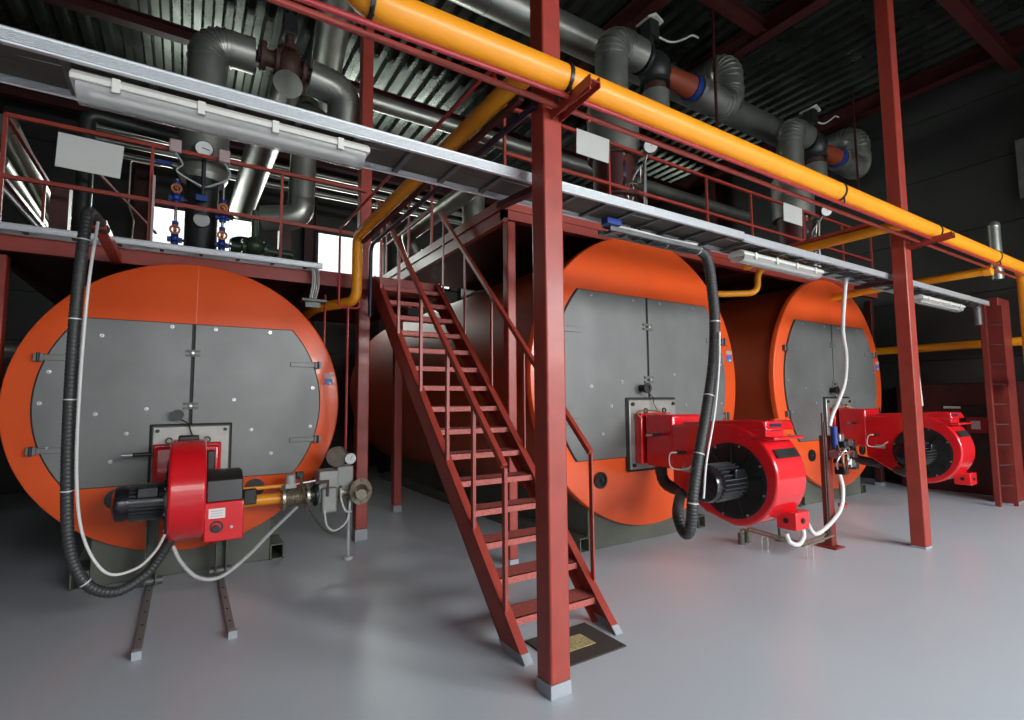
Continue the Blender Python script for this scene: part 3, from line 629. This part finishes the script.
tag(MB().tube(spline([(6.20, 2.98, .78), (6.20, 2.95, .60), (6.08, 2.93, .40), (5.80, 2.93, .26), (5.52, 2.92, .22), (5.34, 2.9, .36), (5.15, 2.86, .45), (4.9, 2.8, .48)], 8), .022, 10).build('cable', 'white'), 'white hose looping from the valve post to the second burner', 'cable')
tag(MB().tube(spline([(4.95, 2.75, .44), (4.95, 2.72, .33), (4.82, 2.7, .27), (4.68, 2.7, .31), (4.62, 2.7, .40)], 8), .02, 10).build('cable', 'white'), 'short white hose loop right under the second burner', 'cable')

# valve post between second and third burner
t = thing('valve_post', 'red pipe post with a black and white oil valve cluster between the burners', 'valve post', (5.98, 3.0, 0))
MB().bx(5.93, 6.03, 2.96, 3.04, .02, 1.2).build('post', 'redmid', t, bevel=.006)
MB().prism([(5.88, -.0), (6.08, .0), (6.08, .012), (6.03, .025), (5.93, .025), (5.88, .012)], 'y', 2.90, 3.10).build('foot_plate', 'redmid', t)
for q, (dx, dz) in enumerate(((0, 0), (.12, .06), (.05, .16), (.17, -.05), (.02, -.12), (.14, .18), (.24, .05), (-.08, .06), (.26, -.08), (.22, .16), (-.04, .24), (.1, -.02))):
    MB().bx(6.02 + dx, 6.11 + dx, 2.84, 2.95, .90 + dz, .98 + dz).build('solenoid', ('black', 'black', 'dark', 'steel', 'black', 'rust', 'black', 'steel', 'dark', 'black', 'steel', 'white')[q], t, bevel=.01)
MB().cyl((5.98, 2.9, 1.06), (5.98, 2.9, 1.30), .035, 16).build('blue_filter', 'blue', t)
for q in range(6):
    a = q * 1.1
    MB().tube(spline([(5.95, 2.87, .85 + .04 * q), (5.95 - .1 * math.cos(a), 2.82, .95 + .03 * q), (6.05 + .12 * math.sin(a), 2.80, 1.08 - .05 * q), (6.15, 2.85, .9 + .02 * q)], 6), .009, 8).build('pipe_loop', ('steel', 'copper', 'rust')[q % 3], t)
MB().tube([(6.24, 2.98, .85), (6.24, 2.98, .45)], .024, 12).flange((6.24, 2.98, .42), (0, 0, 1), .045, .02, 6, .008).build('red_drain_pipe', 'rail', t)
for q, xx in enumerate((5.84, 5.88)): MB().tube([(xx, 2.95, .12), (xx, 2.95, 1.45 - .1 * q)], .010, 8).build('riser_tube', 'rust', t)
tag(MB().cyl((5.50, 3.45, .50), (5.64, 3.45, .50), .035, 14).cyl((5.64, 3.45, .5), (5.72, 3.45, .5), .06, 18).cyl((5.72, 3.45, .5), (5.78, 3.45, .5), .09, 20).bx(5.74, 5.80, 3.40, 3.50, .25, .50).cyl((5.77, 3.45, 0), (5.77, 3.45, .26), .015, 10).cyl((5.77, 3.45, 0), (5.77, 3.45, .01), .05, 16).build('oil_filter', 'green'), 'dark green oil filter beside the valve post', 'filter')
t = thing('floor_piping', 'low thin oil pipes on small stands across the floor before the second burner', 'pipe', (5.5, 3.3, 0))
for dx, dz in ((0, 0), (.05, .012)):
    MB().tube(bend([(5.28 + dx * 2.4, 3.60, .03), (5.28 + dx * 2.4, 3.60, .17), (5.26 + dx, 2.88 + dx, .14 + dz), (5.9, 2.93 + dx, .15 + dz)], .04, 5), .012, 10).build('pipe', 'brass', t)
for xx, yy in ((5.28, 3.60), (5.40, 3.60)): MB().cyl((xx, yy, .0), (xx, yy, .12), .035, 16).build('stub', 'plinth', t)
for xx, yy in ((5.30, 3.35), (5.36, 2.91)):
    MB().tube(bend([(xx - .03, yy, 0), (xx - .03, yy, .14), (xx + .03, yy - .03, .14), (xx + .03, yy - .03, 0)], .02, 4), .005, 6).build('stand', 'steel', t)

# ------------------------------------------------------------------ stairs
t = thing('staircase', 'red steel staircase with open treads climbing to the platform', 'staircase', (2.2, 4.2, 0))
X0, X1 = 1.80, 2.60; ya, yb_, zt_ = 2.72, 5.78, 3.04
for s_, xx in ((-1, X0), (1, X1)):
    # side plate as slanted channel: web + two flanges
    y_r = lambda y, off: y + off
    poly = [(ya, 0), (ya + .24, 0), (yb_ + .06, zt_ - .20), (yb_ + .06, zt_ + .02), (yb_ - .02, zt_ + .02)]
    st = MB().prism(poly, 'x', xx - .004, xx + .004)
    d = V((0, 1, (zt_) / (yb_ - ya))).normalized()
    fx = xx + (.026 if s_ < 0 else -.026)
    st.bar((fx + .0, ya + .004, .004), (fx, yb_ - .02, zt_), .06, .010, up=(0, -1, 1))
    st.bar((fx + .0, ya + .235, .004), (fx, yb_ + .05, zt_ - .20), .06, .010, up=(0, -1, 1))
    s = st.build('stringer', 'red', t)
    b = MB().prism([(ya - .003, 0), (ya + .245, 0), (ya + .30, .05), (ya + .045, .05)], 'x', xx - .007, xx + .007)
    b.bar((fx, ya - .004, .003), (fx, ya + .04, .047), .062, .012, up=(0, -1, 1)).build('painted_foot', 'greypaint', s)
for i in range(15):
    yy = 2.93 + .1955 * i; zz = .195 + .1955 * i
    if zz > 3.0: break
    MB().bx(X0 + .005, X1 - .005, yy, yy + .20, zz - .006, zz).bx(X0 + .005, X1 - .005, yy, yy + .006, zz - .05, zz).bx(X0 + .005, X1 - .005, yy + .194, yy + .20, zz - .04, zz).build('tread', 'tread', t)
for s_, xx in ((-1, X0 + .005), (1, X1 - .005)):
    ys = [2.96, 3.85, 4.42, 5.02, 5.60] if s_ < 0 else [3.0, 3.90, 4.48, 5.07, 5.64]
    ys = [ys[0], 3.40] + ys[1:] if s_ < 0 else ys
    b = MB(); off = .93
    y0 = ys[0]; z0 = y0 - 2.72 + off + .0
    b.bar((xx, y0 - .003, z0 + .0), (xx, ys[-1] + .1, ys[-1] + .1 - 2.72 + off), .042, .042, up=(0, -1, 1))
    h = b.build('handrail', 'red', t, bevel=.004)
    for y in ys:
        MB().bx(xx - .006, xx + .018 if s_ < 0 else xx + .006, y - .018, y + .018, y - 2.72 + .0, y - 2.72 + off - .01).build('baluster', 'red', t)
# door mat
t = thing('door_mat', 'brown door mat with straw coloured centre at the foot of the stairs', 'mat', (2.1, 2.75, 0))
ang = 0
MB().bx(1.97, 2.49, 2.56, 2.98, .001, .012).build('mat_border', 'matdark', t, bevel=.004)
MB().bx(2.12, 2.34, 2.69, 2.85, .0125, .016).build('mat_centre', 'matlight', t)

# ------------------------------------------------------------------ platforms
t = thing('platform', 'lower red steel platform above and behind the left boiler', 'platform', (.6, 7.5, 2.93))
MB().bx(-1.5, 2.68, 6.0, 9.4, 3.03, 3.06).build('deck', 'reddark', t)
MB().bx(-1.5, 2.68, 5.96, 6.0, 2.925, 3.09).bx(-1.5, 2.68, 5.955, 6.02, 2.925, 2.94).build('front_beam', 'red', t)
for xx in (-1.46, -.2, 1.2, 2.6): MB().bx(xx - .03, xx + .03, 6.0, 9.4, 2.92, 3.03).build('joist', 'reddark', t)
MB().bx(1.80, 2.62, 5.80, 5.96, 2.88, 3.06).build('landing_edge', 'red', t, bevel=.004)
t = thing('platform', 'upper red steel platform above the second and third boilers', 'platform', (6.5, 6.5, 3.48))
MB().bx(2.78, 11.0, 4.5, 8.3, 3.66, 3.69).build('deck', 'reddark', t)
MB().bx(2.72, 11.05, 4.44, 4.5, 3.49, 3.70).bx(2.72, 11.05, 4.42, 4.5, 3.595, 3.605).bx(2.72, 11.05, 4.42, 4.46, 3.49, 3.50).build('front_beam', 'red', t)
MB().bx(2.72, 2.78, 4.44, 8.3, 3.46, 3.72).bx(2.70, 2.78, 4.44, 8.3, 3.60, 3.61).build('side_beam', 'red', t)
for xx in (4.2, 5.6, 7.0, 8.4, 9.8): MB().bx(xx - .03, xx + .03, 4.5, 8.3, 3.50, 3.66).build('joist', 'reddark', t)

def railing(pts, xs, label, z0, zt, zm=None, m='red', vert=None):
    t = thing('railing', label, 'railing', pts[0])
    for z, nm in ((zt, 'top_rail'), (zm, 'mid_rail')):
        if z is None: continue
        b = MB()
        for a, c in zip(pts, pts[1:]): b.bar((a[0], a[1], z), (c[0], c[1], z), .035, .035)
        b.build(nm, m, t)
    for p in xs: MB().bx(p[0] - .014, p[0] + .014, p[1] - .014, p[1] + .014, z0, zt - .02).build('post', m, t)
    return t
railing([(-1.43, 9.2, 0), (-1.43, 6.08, 0), (1.78, 6.08, 0)], [(-1.43, 6.08), (-.36, 6.08), (.83, 6.08), (-1.43, 7.6), (-1.43, 9.2)], 'red railing along the front of the lower platform', 3.06, 4.17, 3.61)
railing([(2.76, 4.47, 0), (11.0, 4.47, 0)], [(2.76, 4.47), (4.25, 4.47), (6.1, 4.47), (7.15, 4.47), (8.6, 4.47), (9.9, 4.47), (11.0, 4.47)], 'red railing along the front of the upper platform', 3.69, 4.74, 4.22)
railing([(2.75, 8.2, 0), (2.75, 6.35, 0)], [(2.75, 8.2), (2.75, 7.2), (2.75, 6.35)], 'red railing at the left side of the upper platform', 3.70, 4.74, 4.22)
tag(MB().tube([(-1.0, 6.6, 4.15), (-.45, 9.0, 4.1)], .02, 8).build('rail', 'red'), 'thin red rail rising behind the card at the left', 'rail')

# white cards hung on the railings
def card(x0, x1, y, z0, z1, label, tilt=.0):
    tag(MB().faces([(x0, y, z0), (x1 - .02, y, z0 - .03 * tilt), (x1, y, z1 - .03 * tilt), (x0 + .01, y, z1), (x0, y + .006, z0), (x1 - .02, y + .006, z0 - .03 * tilt), (x1, y + .006, z1 - .03 * tilt), (x0 + .01, y + .006, z1)],
                    [(0, 1, 2, 3), (7, 6, 5, 4), (0, 4, 5, 1), (1, 5, 6, 2), (2, 6, 7, 3), (3, 7, 4, 0)]).build('blank_card', 'card'), label, 'card', 'blank white cards on the railings')
card(-1.08, -.585, 6.05, 3.775, 4.10, 'blank white card hung on the railing above the left boiler', .4)
card(3.72, 4.24, 4.44, 4.46, 4.76, 'blank white card right of the foreground column, on the upper railing', 0)
card(7.98, 8.54, 4.44, 4.45, 4.75, 'blank white card on the upper railing above the right boiler', 0)

# ------------------------------------------------------------------ insulated risers and valves
def seams(mb, pts, r, step=.09):
    for p, a in pts: mb.ring(p, a, r + .006, r - .004, .010, 24)
t = thing('insulated_riser', 'silver clad riser pipe above the left boiler with elbow and valve', 'pipe', (.09, 6.4, 2.9))
X, Y = .08, 6.45
MB().cyl((X, Y, 2.85), (X, Y, 4.02), .155, 32).build('dark_pipe', 'dark', t)
MB().cyl((X, Y, 4.02), (X, Y, 4.08), .21, 32, .24).cyl((X, Y, 4.08), (X, Y, 4.95), .24, 40).cyl((X, Y, 4.95), (X, Y, 5.05), .24, 40, .19).build('lower_cladding', 'clad', t)
pts = bend([(X, Y, 5.05), (X, Y, 5.66), (X + .46, Y, 5.66)], .34, 8)
b = MB().tube(pts, .195, 36)
for i in range(1, 10): b.ring(pts[i], pts[i + 1] - pts[i - 1], .208, .19, .012, 36)
b.build('elbow_cladding', 'clad', t)
MB().flange((X + .55, Y, 5.70), (1, 0, 0), .17, .05, 8).cyl((X + .5, Y, 5.7), (X + .72, Y, 5.68), .10, 24).flange((X + .70, Y, 5.68), (1, 0, 0), .16, .04, 8).build('flange', 'rust', t)
b = MB().sphere((X + .84, Y, 5.66), .16, (1, 1, 1.25)).cyl((X + .84, Y, 5.66), (X + .84, Y, 6.2), .05, 16).flange((X + .84, Y, 5.86), (0, 0, 1), .13, .04, 8).cyl((X + .84, Y, 5.45), (X + .84, Y, 5.66), .10, 20).build('valve_body', 'rust', t)
MB().bx(X + .76, X + .92, Y - .08, Y + .08, 6.05, 6.30).cyl((X + .84, Y, 6.3), (X + .84, Y, 6.5), .04, 14).build('actuator', 'dark', t, bevel=.01)
MB().flange((X + 1.0, Y, 5.64), (1, 0, 0), .16, .04, 8).cyl((X + .95, Y, 5.65), (X + 1.12, Y, 5.62), .10, 20).build('flange', 'rust', t)
MB().cyl((X + .80, Y - .25, 5.30), (X + .80, Y + .1, 5.34), .16, 32).build('insulated_cap', 'clad', t)
t = thing('insulated_pipe', 'silver clad pipe dropping from the overhead valve beside the left riser', 'pipe', (1.2, 6.6, 3.9))
pts = bend([(X + 1.08, Y, 5.62), (X + 1.52, Y, 5.55), (X + 1.50, Y + .1, 4.9)], .32, 8)
b = MB().tube(pts, .205, 32)
for i in range(1, 10): b.ring(pts[i], pts[i + 1] - pts[i - 1], .212, .20, .008, 32)
b.build('elbow_cladding', 'clad', t)
MB().tube(bend([(1.22, 7.0, 5.6), (1.18, 6.95, 4.0), (.75, 7.1, 3.95)], .16, 8), .16, 28).build('drop_cladding', 'clad', t)
MB().tube([(X + 1.50, Y + .1, 5.0), (1.22, 6.95, 5.45)], .14, 24).build('link_cladding', 'clad', t)
# inclined pipe with green valve
t = thing('inclined_pipe', 'silver clad pipe running back with dark green valve below it', 'pipe', (.62, 6.9, 3.8))
MB().cyl((.75, 6.6, 4.98), (.75, 10.4, 5.15), .20, 28).build('cladding', 'clad', t)
MB().cyl((.66, 7.0, 3.4), (.66, 7.0, 4.0), .04, 14).sphere((.66, 7.0, 3.55), .12).flange((.78, 7.0, 3.52), (1, 0, 0), .10, .03, 8).flange((.54, 7.0, 3.52), (1, 0, 0), .10, .03, 8).cyl((.4, 7.0, 3.52), (1.1, 7.0, 3.50), .05, 16).build('valve', 'green', t)
MB().cyl((.62, 7.0, 3.06), (.62, 7.0, 3.5), .025, 12).cyl((.84, 7.0, 3.06), (.84, 7.0, 3.5), .025, 12).build('legs_pipe', 'reddark', t)

# gauge and sampling valves above left boiler
t = thing('gauge_cluster', 'round dial gauge with sensors and blue sampling valves on the left riser', 'gauge', (.07, 6.2, 3.1))
g = MB().cyl((.075, 6.12, 4.27), (.075, 6.18, 4.27), .088, 32).build('dial_gauge', 'dark', t)
MB().cyl((.075, 6.112, 4.27), (.075, 6.121, 4.27), .078, 32).build('gauge_face', 'labelwhite', g)
MB().bar((.055, 6.109, 4.275), (.125, 6.109, 4.26), .004, .008).build('needle', 'black', g)
g2 = MB().cyl((.08, 6.22, 3.54), (.08, 6.28, 3.54), .075, 28).build('round_cap', 'steel', t)
for s_, xx in ((0, -.17), (1, .26)):
    MB().bx(xx - .055, xx + .05, 5.98, 6.05, 4.12, 4.25).build('sensor_box', 'pink', t, bevel=.012)
    MB().tube(spline([(xx, 6.01, 4.12), (xx + .06, 6.10, 4.05), (xx + .02, 6.15, 3.98), (.09, 6.2, 3.88)], 6), .010, 8).build('sensor_wire', 'greycable', t)
for xx, zs in ((-.15, (3.78, 3.35)), (.27, (3.66, 3.36))):
    MB().tube([(xx, 6.2, 3.12), (xx, 6.2, 3.92)], .014, 10).build('sample_pipe', 'steel', t)
    for z in zs:
        v = MB().cyl((xx, 6.2, z - .12), (xx, 6.2, z + .0), .034, 12).bx(xx - .065, xx + .065, 6.17, 6.23, z - .09, z - .05).cyl((xx, 6.2, z + .06), (xx, 6.2, z + .12), .03, 12).sphere((xx, 6.18, z - .06), .04).build('sample_valve', 'blue', t)
        MB().ring((xx, 6.14, z + .02), (0, 1, 0), .05, .030, .016, 14).cyl((xx, 6.19, z + .02), (xx, 6.12, z + .02), .016, 8).build('hand_wheel', 'copper', v)
        MB().cyl((xx + .02, 6.2, z - .07), (xx + .10, 6.2, z - .07), .014, 8).build('union_nut', 'dark', v)
MB().bx(-.34, -.20, 6.18, 6.2, 4.05, 4.08).bx(.02, .12, 6.2, 6.24, 3.74, 3.80).build('blue_lever', 'blue', t)
MB().tube(spline([(-.25, 6.2, 4.06), (-.1, 6.2, 4.0), (.05, 6.2, 3.88), (.2, 6.2, 3.92)], 6), .014, 8).tube([(.08, 6.2, 3.80), (.08, 6.2, 4.18)], .02, 10).build('manifold_pipe', 'dark', t)
tag(MB().bx(-.345, -.325, 6.02, 6.06, 3.07, 3.85).build('post_strip', 'pink'), 'pale pinkish post strip on the railing left of the gauge', 'post')
tag(MB().tube(bend([(-.52, 6.3, 3.1), (-.50, 6.3, 3.45), (-.55, 6.3, 3.6), (-.55, 6.3, 4.06), (-.30, 6.3, 4.06)], .03, 4), .008, 8).build('impulse_tube', 'brass'), 'thin bent brass tube left of the gauge cluster', 'tube')

def big_riser(x, y, label):
    t = thing('insulated_riser', label, 'pipe', (x, y, 3.7), 'big clad risers over the large boilers')
    MB().cyl((x, y, 3.40), (x, y, 4.80), .27, 32).flange((x, y, 4.2), (0, 0, 1), .36, .05, 12).build('red_neck', 'reddark', t)
    MB().cyl((x, y, 4.75), (x, y, 5.45), .335, 40).cyl((x, y, 5.45), (x, y, 5.55), .335, 40, .22).build('lower_cladding', 'clad', t)
    pts = bend([(x, y, 5.5), (x, y, 6.42), (x + .55, y, 6.40)], .36, 8)
    b = MB().tube(pts, .215, 36)
    for i in range(1, 10): b.ring(pts[i], pts[i + 1] - pts[i - 1], .228, .21, .012, 36)
    b.build('elbow_cladding', 'clad', t)
    MB().flange((x + .60, y, 6.38), (1, 0, 0), .22, .05, 10).sphere((x + .84, y, 6.30), .23, (1, 1, 1.15)).flange((x + .84, y, 6.08), (0, 0, 1), .21, .05, 12).build('valve_body', 'dark', t)
    a = MB().cyl((x + .76, y, 6.45), (x + .76, y, 6.76), .05, 14).bx(x + .68, x + .86, y - .09, y + .09, 6.74, 6.98).build('actuator', 'dark', t)
    MB().prism([(x + .62, 6.93), (x + .77, 7.03), (x + .92, 6.97), (x + .92, 7.0), (x + .77, 7.06), (x + .62, 6.96)], 'y', y - .12, y + .12).build('actuator_cover', 'lampwhite', a)
    MB().tube(spline([(x + .86, y, 6.84), (x + 1.2, y, 6.86), (x + 1.5, y, 7.02), (x + 1.7, y, 7.16), (x + 1.85, y, 7.18)], 6), .014, 8).build('actuator_cable', 'white', a)
    MB().cyl((x + .84, y, 6.06), (x + .84, y, 5.92), .15, 24).build('red_collar', 'rust', t)
    MB().cyl((x + .84, y, 5.94), (x + .84, y, 5.62), .19, 28).build('drop_cladding', 'clad', t)
    MB().cyl((x + 1.05, y, 6.30), (x + 1.60, y, 6.30), .125, 28, .17).build('orange_reducer', 'orangeprimer', t)
    MB().flange((x + 1.64, y, 6.30), (1, 0, 0), .19, .09, 14, .014).build('blue_flange', 'blue', t)
    pts = bend([(x + 1.70, y, 6.28), (x + 2.58, y, 6.26), (x + 2.58, y, 7.02), (x + 2.5, y + .85, 7.0)], .30, 8)
    b = MB().tube(pts, .215, 32)
    for i in range(1, 20): b.ring(pts[i], pts[min(i + 1, len(pts) - 1)] - pts[i - 1], .228, .21, .012, 32)
    b.build('return_bend', 'clad', t)
    MB().bx(x + 1.80, x + 1.83, y - .3, y - .27, 5.2, ZR - .1).build('hanger_rod', 'reddark', t)
    # gauge group standing on the boiler
    q = thing('gauge_stand', 'white dial gauge on small pipes ' + ('above the second boiler' if x < 6 else 'above the right boiler'), 'gauge', (x + .25, 4.6, 3.7))
    dn = V((-.62, -.76, -.2)).normalized(); gc = V((x + .20, 4.34, 4.80))
    g = MB().cyl(gc, gc - dn * .05, .092, 28).build('dial_gauge', 'dark', q)
    MB().cyl(gc + dn * .006, gc - dn * .002, .082, 28).build('gauge_face', 'labelwhite', g)
    MB().bar(gc + dn * .008, gc + dn * .008 + V((.03, -.02, .03)), .006, .006).build('needle', 'black', g)
    MB().tube([(x + .32, 4.56, 3.7), (x + .32, 4.56, 4.72)], .024, 10).tube([(x + .26, 4.56, 3.7), (x + .26, 4.50, 4.66), (x + .22, 4.40, 4.78)], .014, 10).build('stand_pipe', 'steel', q)
    for k in range(16):
        xx = x - .08 + .09 * ((k * 5) % 5); zz = 3.98 + .052 * k
        MB().cyl((xx, 4.54, zz), (xx + .07, 4.58, zz + .02 * (k % 3)), .022 + .008 * (k % 2), 10).build('fitting', ('dark', 'steel', 'blue', 'rust', 'dark', 'copper', 'steel', 'dark')[k % 8], q)
    for k in range(5):
        MB().tube(spline([(x - .1 + .05 * k, 4.56, 3.9), (x + .12 - .05 * k, 4.53, 4.15 + .05 * k), (x + .02 + .06 * k, 4.55, 4.4), (x + .2, 4.52, 4.62)], 6), .010, 8).build('impulse_wire', ('dark', 'greycable', 'dark', 'brass', 'dark')[k], q)
    MB().tube(spline([(x - .1, 4.62, 3.9), (x + .1, 4.6, 4.1), (x + .06, 4.6, 4.4), (x + .22, 4.6, 4.7)], 6), .02, 8).build('impulse_pipe', 'dark', q)
    return t
big_riser(4.65, 4.8, 'tall silver clad riser over the second boiler with elbow and orange reducer')
big_riser(8.93, 4.8, 'dim silver clad riser over the right boiler, far end of the row')

tag(MB().cyl((1.9, 5.6, 7.0), (10.6, 5.6, 7.0), .24, 32).ring((3.2, 5.6, 7.0), (1, 0, 0), .247, .23, .02).ring((6.6, 5.6, 7.0), (1, 0, 0), .247, .23, .02).build('header_pipe', 'clad'), 'big silver clad header pipe high behind the risers', 'pipe')
tag(MB().cyl((1.55, 7.1, 5.95), (11.2, 7.1, 5.95), .115, 28).build('header_pipe', 'clad'), 'slim silver header pipe below the bigger one', 'pipe')
tag(MB().tube([(1.1, 3.6, 6.9), (1.75, 8.8, 6.5)], .22, 28).build('roof_duct', 'clad'), 'grey duct under the roof left of the main pipe bend', 'duct')
# left background pipes
for r, p0, p1, lab in ((.14, (-1.90, 8.0, 4.86), (-1.80, 10.0, 4.43), 'upper silver pipe slanting down at the far left'), (.12, (-1.95, 8.0, 4.42), (-1.82, 10.2, 4.05), 'middle silver pipe slanting down at the far left'), (.03, (-1.72, 7.0, 3.9), (-1.33, 7.1, 3.42), 'thin bright rod slanting down at the far left')):
    tag(MB().tube([p0, p1], r, 20).build('background_pipe', 'clad' if r > .1 else 'steel'), lab, 'pipe')
tag(MB().tube(bend([(-1.08, 7.5, 3.06), (-1.08, 7.5, 4.98), (-.2, 7.6, 4.98)], .12, 6), .085, 20).build('background_pipe', 'dark'), 'dark grey vertical pipe behind the left blank card', 'pipe')
tag(MB().bx(-1.17, -1.03, 6.45, 6.6, 3.06, 3.75).build('box_post', 'reddark'), 'short broad dark red post on the lower platform behind the card', 'post')
tag(MB().bx(1.06, 1.22, 7.9, 8.05, 3.06, 4.2).build('box_post', 'reddark'), 'dark red post on the lower platform in front of the windows', 'post')
for z, lab in ((6.66, 'top one of three slim silver pipes on the back wall'), (6.45, 'middle one of three slim silver pipes on the back wall'), (6.24, 'lowest one of three slim silver pipes on the back wall')):
    tag(MB().tube([(-1.5, 11.2, z - .2), (5.8, 11.2, z - .2)], .055, 16).build('background_pipe', 'clad'), lab, 'pipe')
t = thing('insulated_pipe', 'silver pipe with rounded end behind the upper platform corner', 'pipe', (3.0, 6.6, 3.7))
MB().tube(bend([(3.15, 5.5, 4.45), (3.1, 8.2, 4.45), (3.4, 8.3, 3.9)], .2, 7), .13, 28).build('cladding', 'clad', t)
MB().cyl((3.42, 6.4, 3.7), (3.42, 6.4, 4.75), .16, 28).build('vertical_cladding', 'clad', t)
MB().cyl((3.9, 5.1, 3.70), (3.9, 5.1, 4.1), .42, 36).cyl((3.9, 5.1, 4.1), (3.9, 5.1, 4.14), .42, 36, .30).build('cladding_drum', 'clad', t)
tag(MB().tube(bend([(9.7, 4.9, 3.7), (9.7, 4.9, 4.6)], .1), .1, 20).build('background_pipe', 'clad'), 'thin silver stub pipe beside the right gauge', 'pipe')
tag(MB().cyl((11.3, 2.78, 3.55), (11.3, 2.78, 4.45), .085, 24).sphere((11.3, 2.78, 4.45), .09).build('exhaust_pipe', 'clad'), 'bright silver pipe with domed end at the far right', 'pipe')
tag(MB().cyl((6.9, 5.6, 7.0), (6.9, 5.6, 7.04), .09, 20).sphere((6.9, 5.6, 6.99), .07).build('roof_lamp', 'lampwhite'), 'small round white lamp under the dark roof', 'lamp')
tag(MB().cyl((.9, 11.8, 0), (.9, 11.8, 4.9), .28, 24).sphere((.9, 11.8, 4.9), .28, (1, 1, .5)).build('small_tank', 'dark'), 'dark upright vessel silhouetted against the back windows', 'tank')
tag(MB().cyl((4.15, 11.8, 0), (4.15, 11.8, 5.3), .33, 24).sphere((4.15, 11.8, 5.3), .33, (1, 1, .5)).build('small_tank', 'dark'), 'dark upright vessel before the window left of the stairs top', 'tank')

# ladder, cabinet and wall things on the right
t = thing('access_ladder', 'dark red wall ladder in front of the broad column at the right', 'ladder', (10.2, 2.7, 0))
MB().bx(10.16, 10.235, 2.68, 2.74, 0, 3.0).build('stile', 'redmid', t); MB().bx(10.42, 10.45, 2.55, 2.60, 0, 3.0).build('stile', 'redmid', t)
for i in range(9): MB().cyl((10.2, 2.70, .3 + i * .3), (10.44, 2.58, .3 + i * .3), .014, 10).build('rung', 'reddark', t)
t = thing('cabinet', 'dark red control cabinet with white plate against the right wall', 'cabinet', (11.5, 3.4, 0))
MB().bx(11.2, 11.72, 2.5, 4.3, 0, 1.85).build('body', 'reddark', t, bevel=.01)
MB().bx(11.15, 11.2, 2.9, 3.6, .65, 1.45).build('recess_panel', 'dark', t)
MB().bx(11.13, 11.15, 3.35, 3.58, 1.42, 1.46).build('strip_plate', 'labelwhite', t)
p = MB().bx(11.12, 11.15, 3.02, 3.28, 1.02, 1.28).build('warning_plate', 'rail', t); MB().bx(11.11, 11.12, 3.10, 3.22, 1.08, 1.22).build('plate_inset', 'labelwhite', p)
tag(MB().bx(11.62, 11.74, 2.0, 2.5, 4.9, 5.9).build('louvre', 'zincdark'), 'pale louvred vent on the right wall', 'vent')
tag(MB().tube([(-1.45, 9.0, 2.3), (-3.4, 9.2, 2.35)], .12, 20).build('background_pipe', 'clad'), 'grey pipe in the dark below the lower platform at left', 'pipe')
tag(MB().cyl((-2.2, 8.2, 0), (-2.2, 8.2, 2.2), .3, 24).build('small_tank', 'dark'), 'dark vessel standing left of the left boiler', 'tank')

# ------------------------------------------------------------------ camera, light
f, yaw, pit, rol = 515.0, .565, .0805, -.00805
fwd = V((math.sin(yaw) * math.cos(pit), math.cos(yaw) * math.cos(pit), math.sin(pit)))
r = fwd.cross(V((0, 0, 1))).normalized(); u = r.cross(fwd)
r2 = r * math.cos(rol) + u * math.sin(rol); u2 = -r * math.sin(rol) + u * math.cos(rol)
cam = bpy.data.cameras.new('camera'); co = bpy.data.objects.new('camera', cam); COL.objects.link(co)
mw = Matrix((( r2.x, u2.x, -fwd.x, 0), (r2.y, u2.y, -fwd.y, 0), (r2.z, u2.z, -fwd.z, 1.6), (0, 0, 0, 1)))
co.matrix_world = mw
cam.sensor_width = 36; cam.lens = f * 36 / 1024; cam.clip_start = .05; cam.clip_end = 100
SC.camera = co

w = bpy.data.worlds.new('sky'); SC.world = w; w.use_nodes = True
w.node_tree.nodes['Background'].inputs[0].default_value = (.93, .97, 1, 1); w.node_tree.nodes['Background'].inputs[1].default_value = 1.6
def area(name, loc, rot, sx, sy, e, col=(1, 1, 1)):
    L = bpy.data.lights.new(name, 'AREA'); L.shape = 'RECTANGLE'; L.size = sx; L.size_y = sy; L.energy = e; L.color = col
    o = bpy.data.objects.new(name, L); COL.objects.link(o); o.location = loc; o.rotation_euler = rot
    return o
EN = (260, 1750, 2600)
for (a, c), e in zip(FW, EN):
    area('daylight', ((a + c) / 2, YF - 2.2, 4.6), (PI / 2 - .55, 0, 0), c - a + 1, 4.2, e, (.97, .985, 1))
for a, c in wins:
    area('daylight', ((a + c) / 2, YB + .4, (WZ0 + WZ1) / 2), (-PI / 2, 0, 0), c - a, WZ1 - WZ0, 150, (.93, 1, .92))
SC.view_settings.view_transform = 'Standard'; SC.view_settings.look = 'None'
SC.view_settings.exposure = 0.0; SC.view_settings.gamma = 1; SC.view_settings.use_curve_mapping = False
SC.cycles.max_bounces = 8; SC.cycles.diffuse_bounces = 4; SC.cycles.glossy_bounces = 4; SC.cycles.transparent_max_bounces = 10
SC.cycles.sample_clamp_indirect = 4
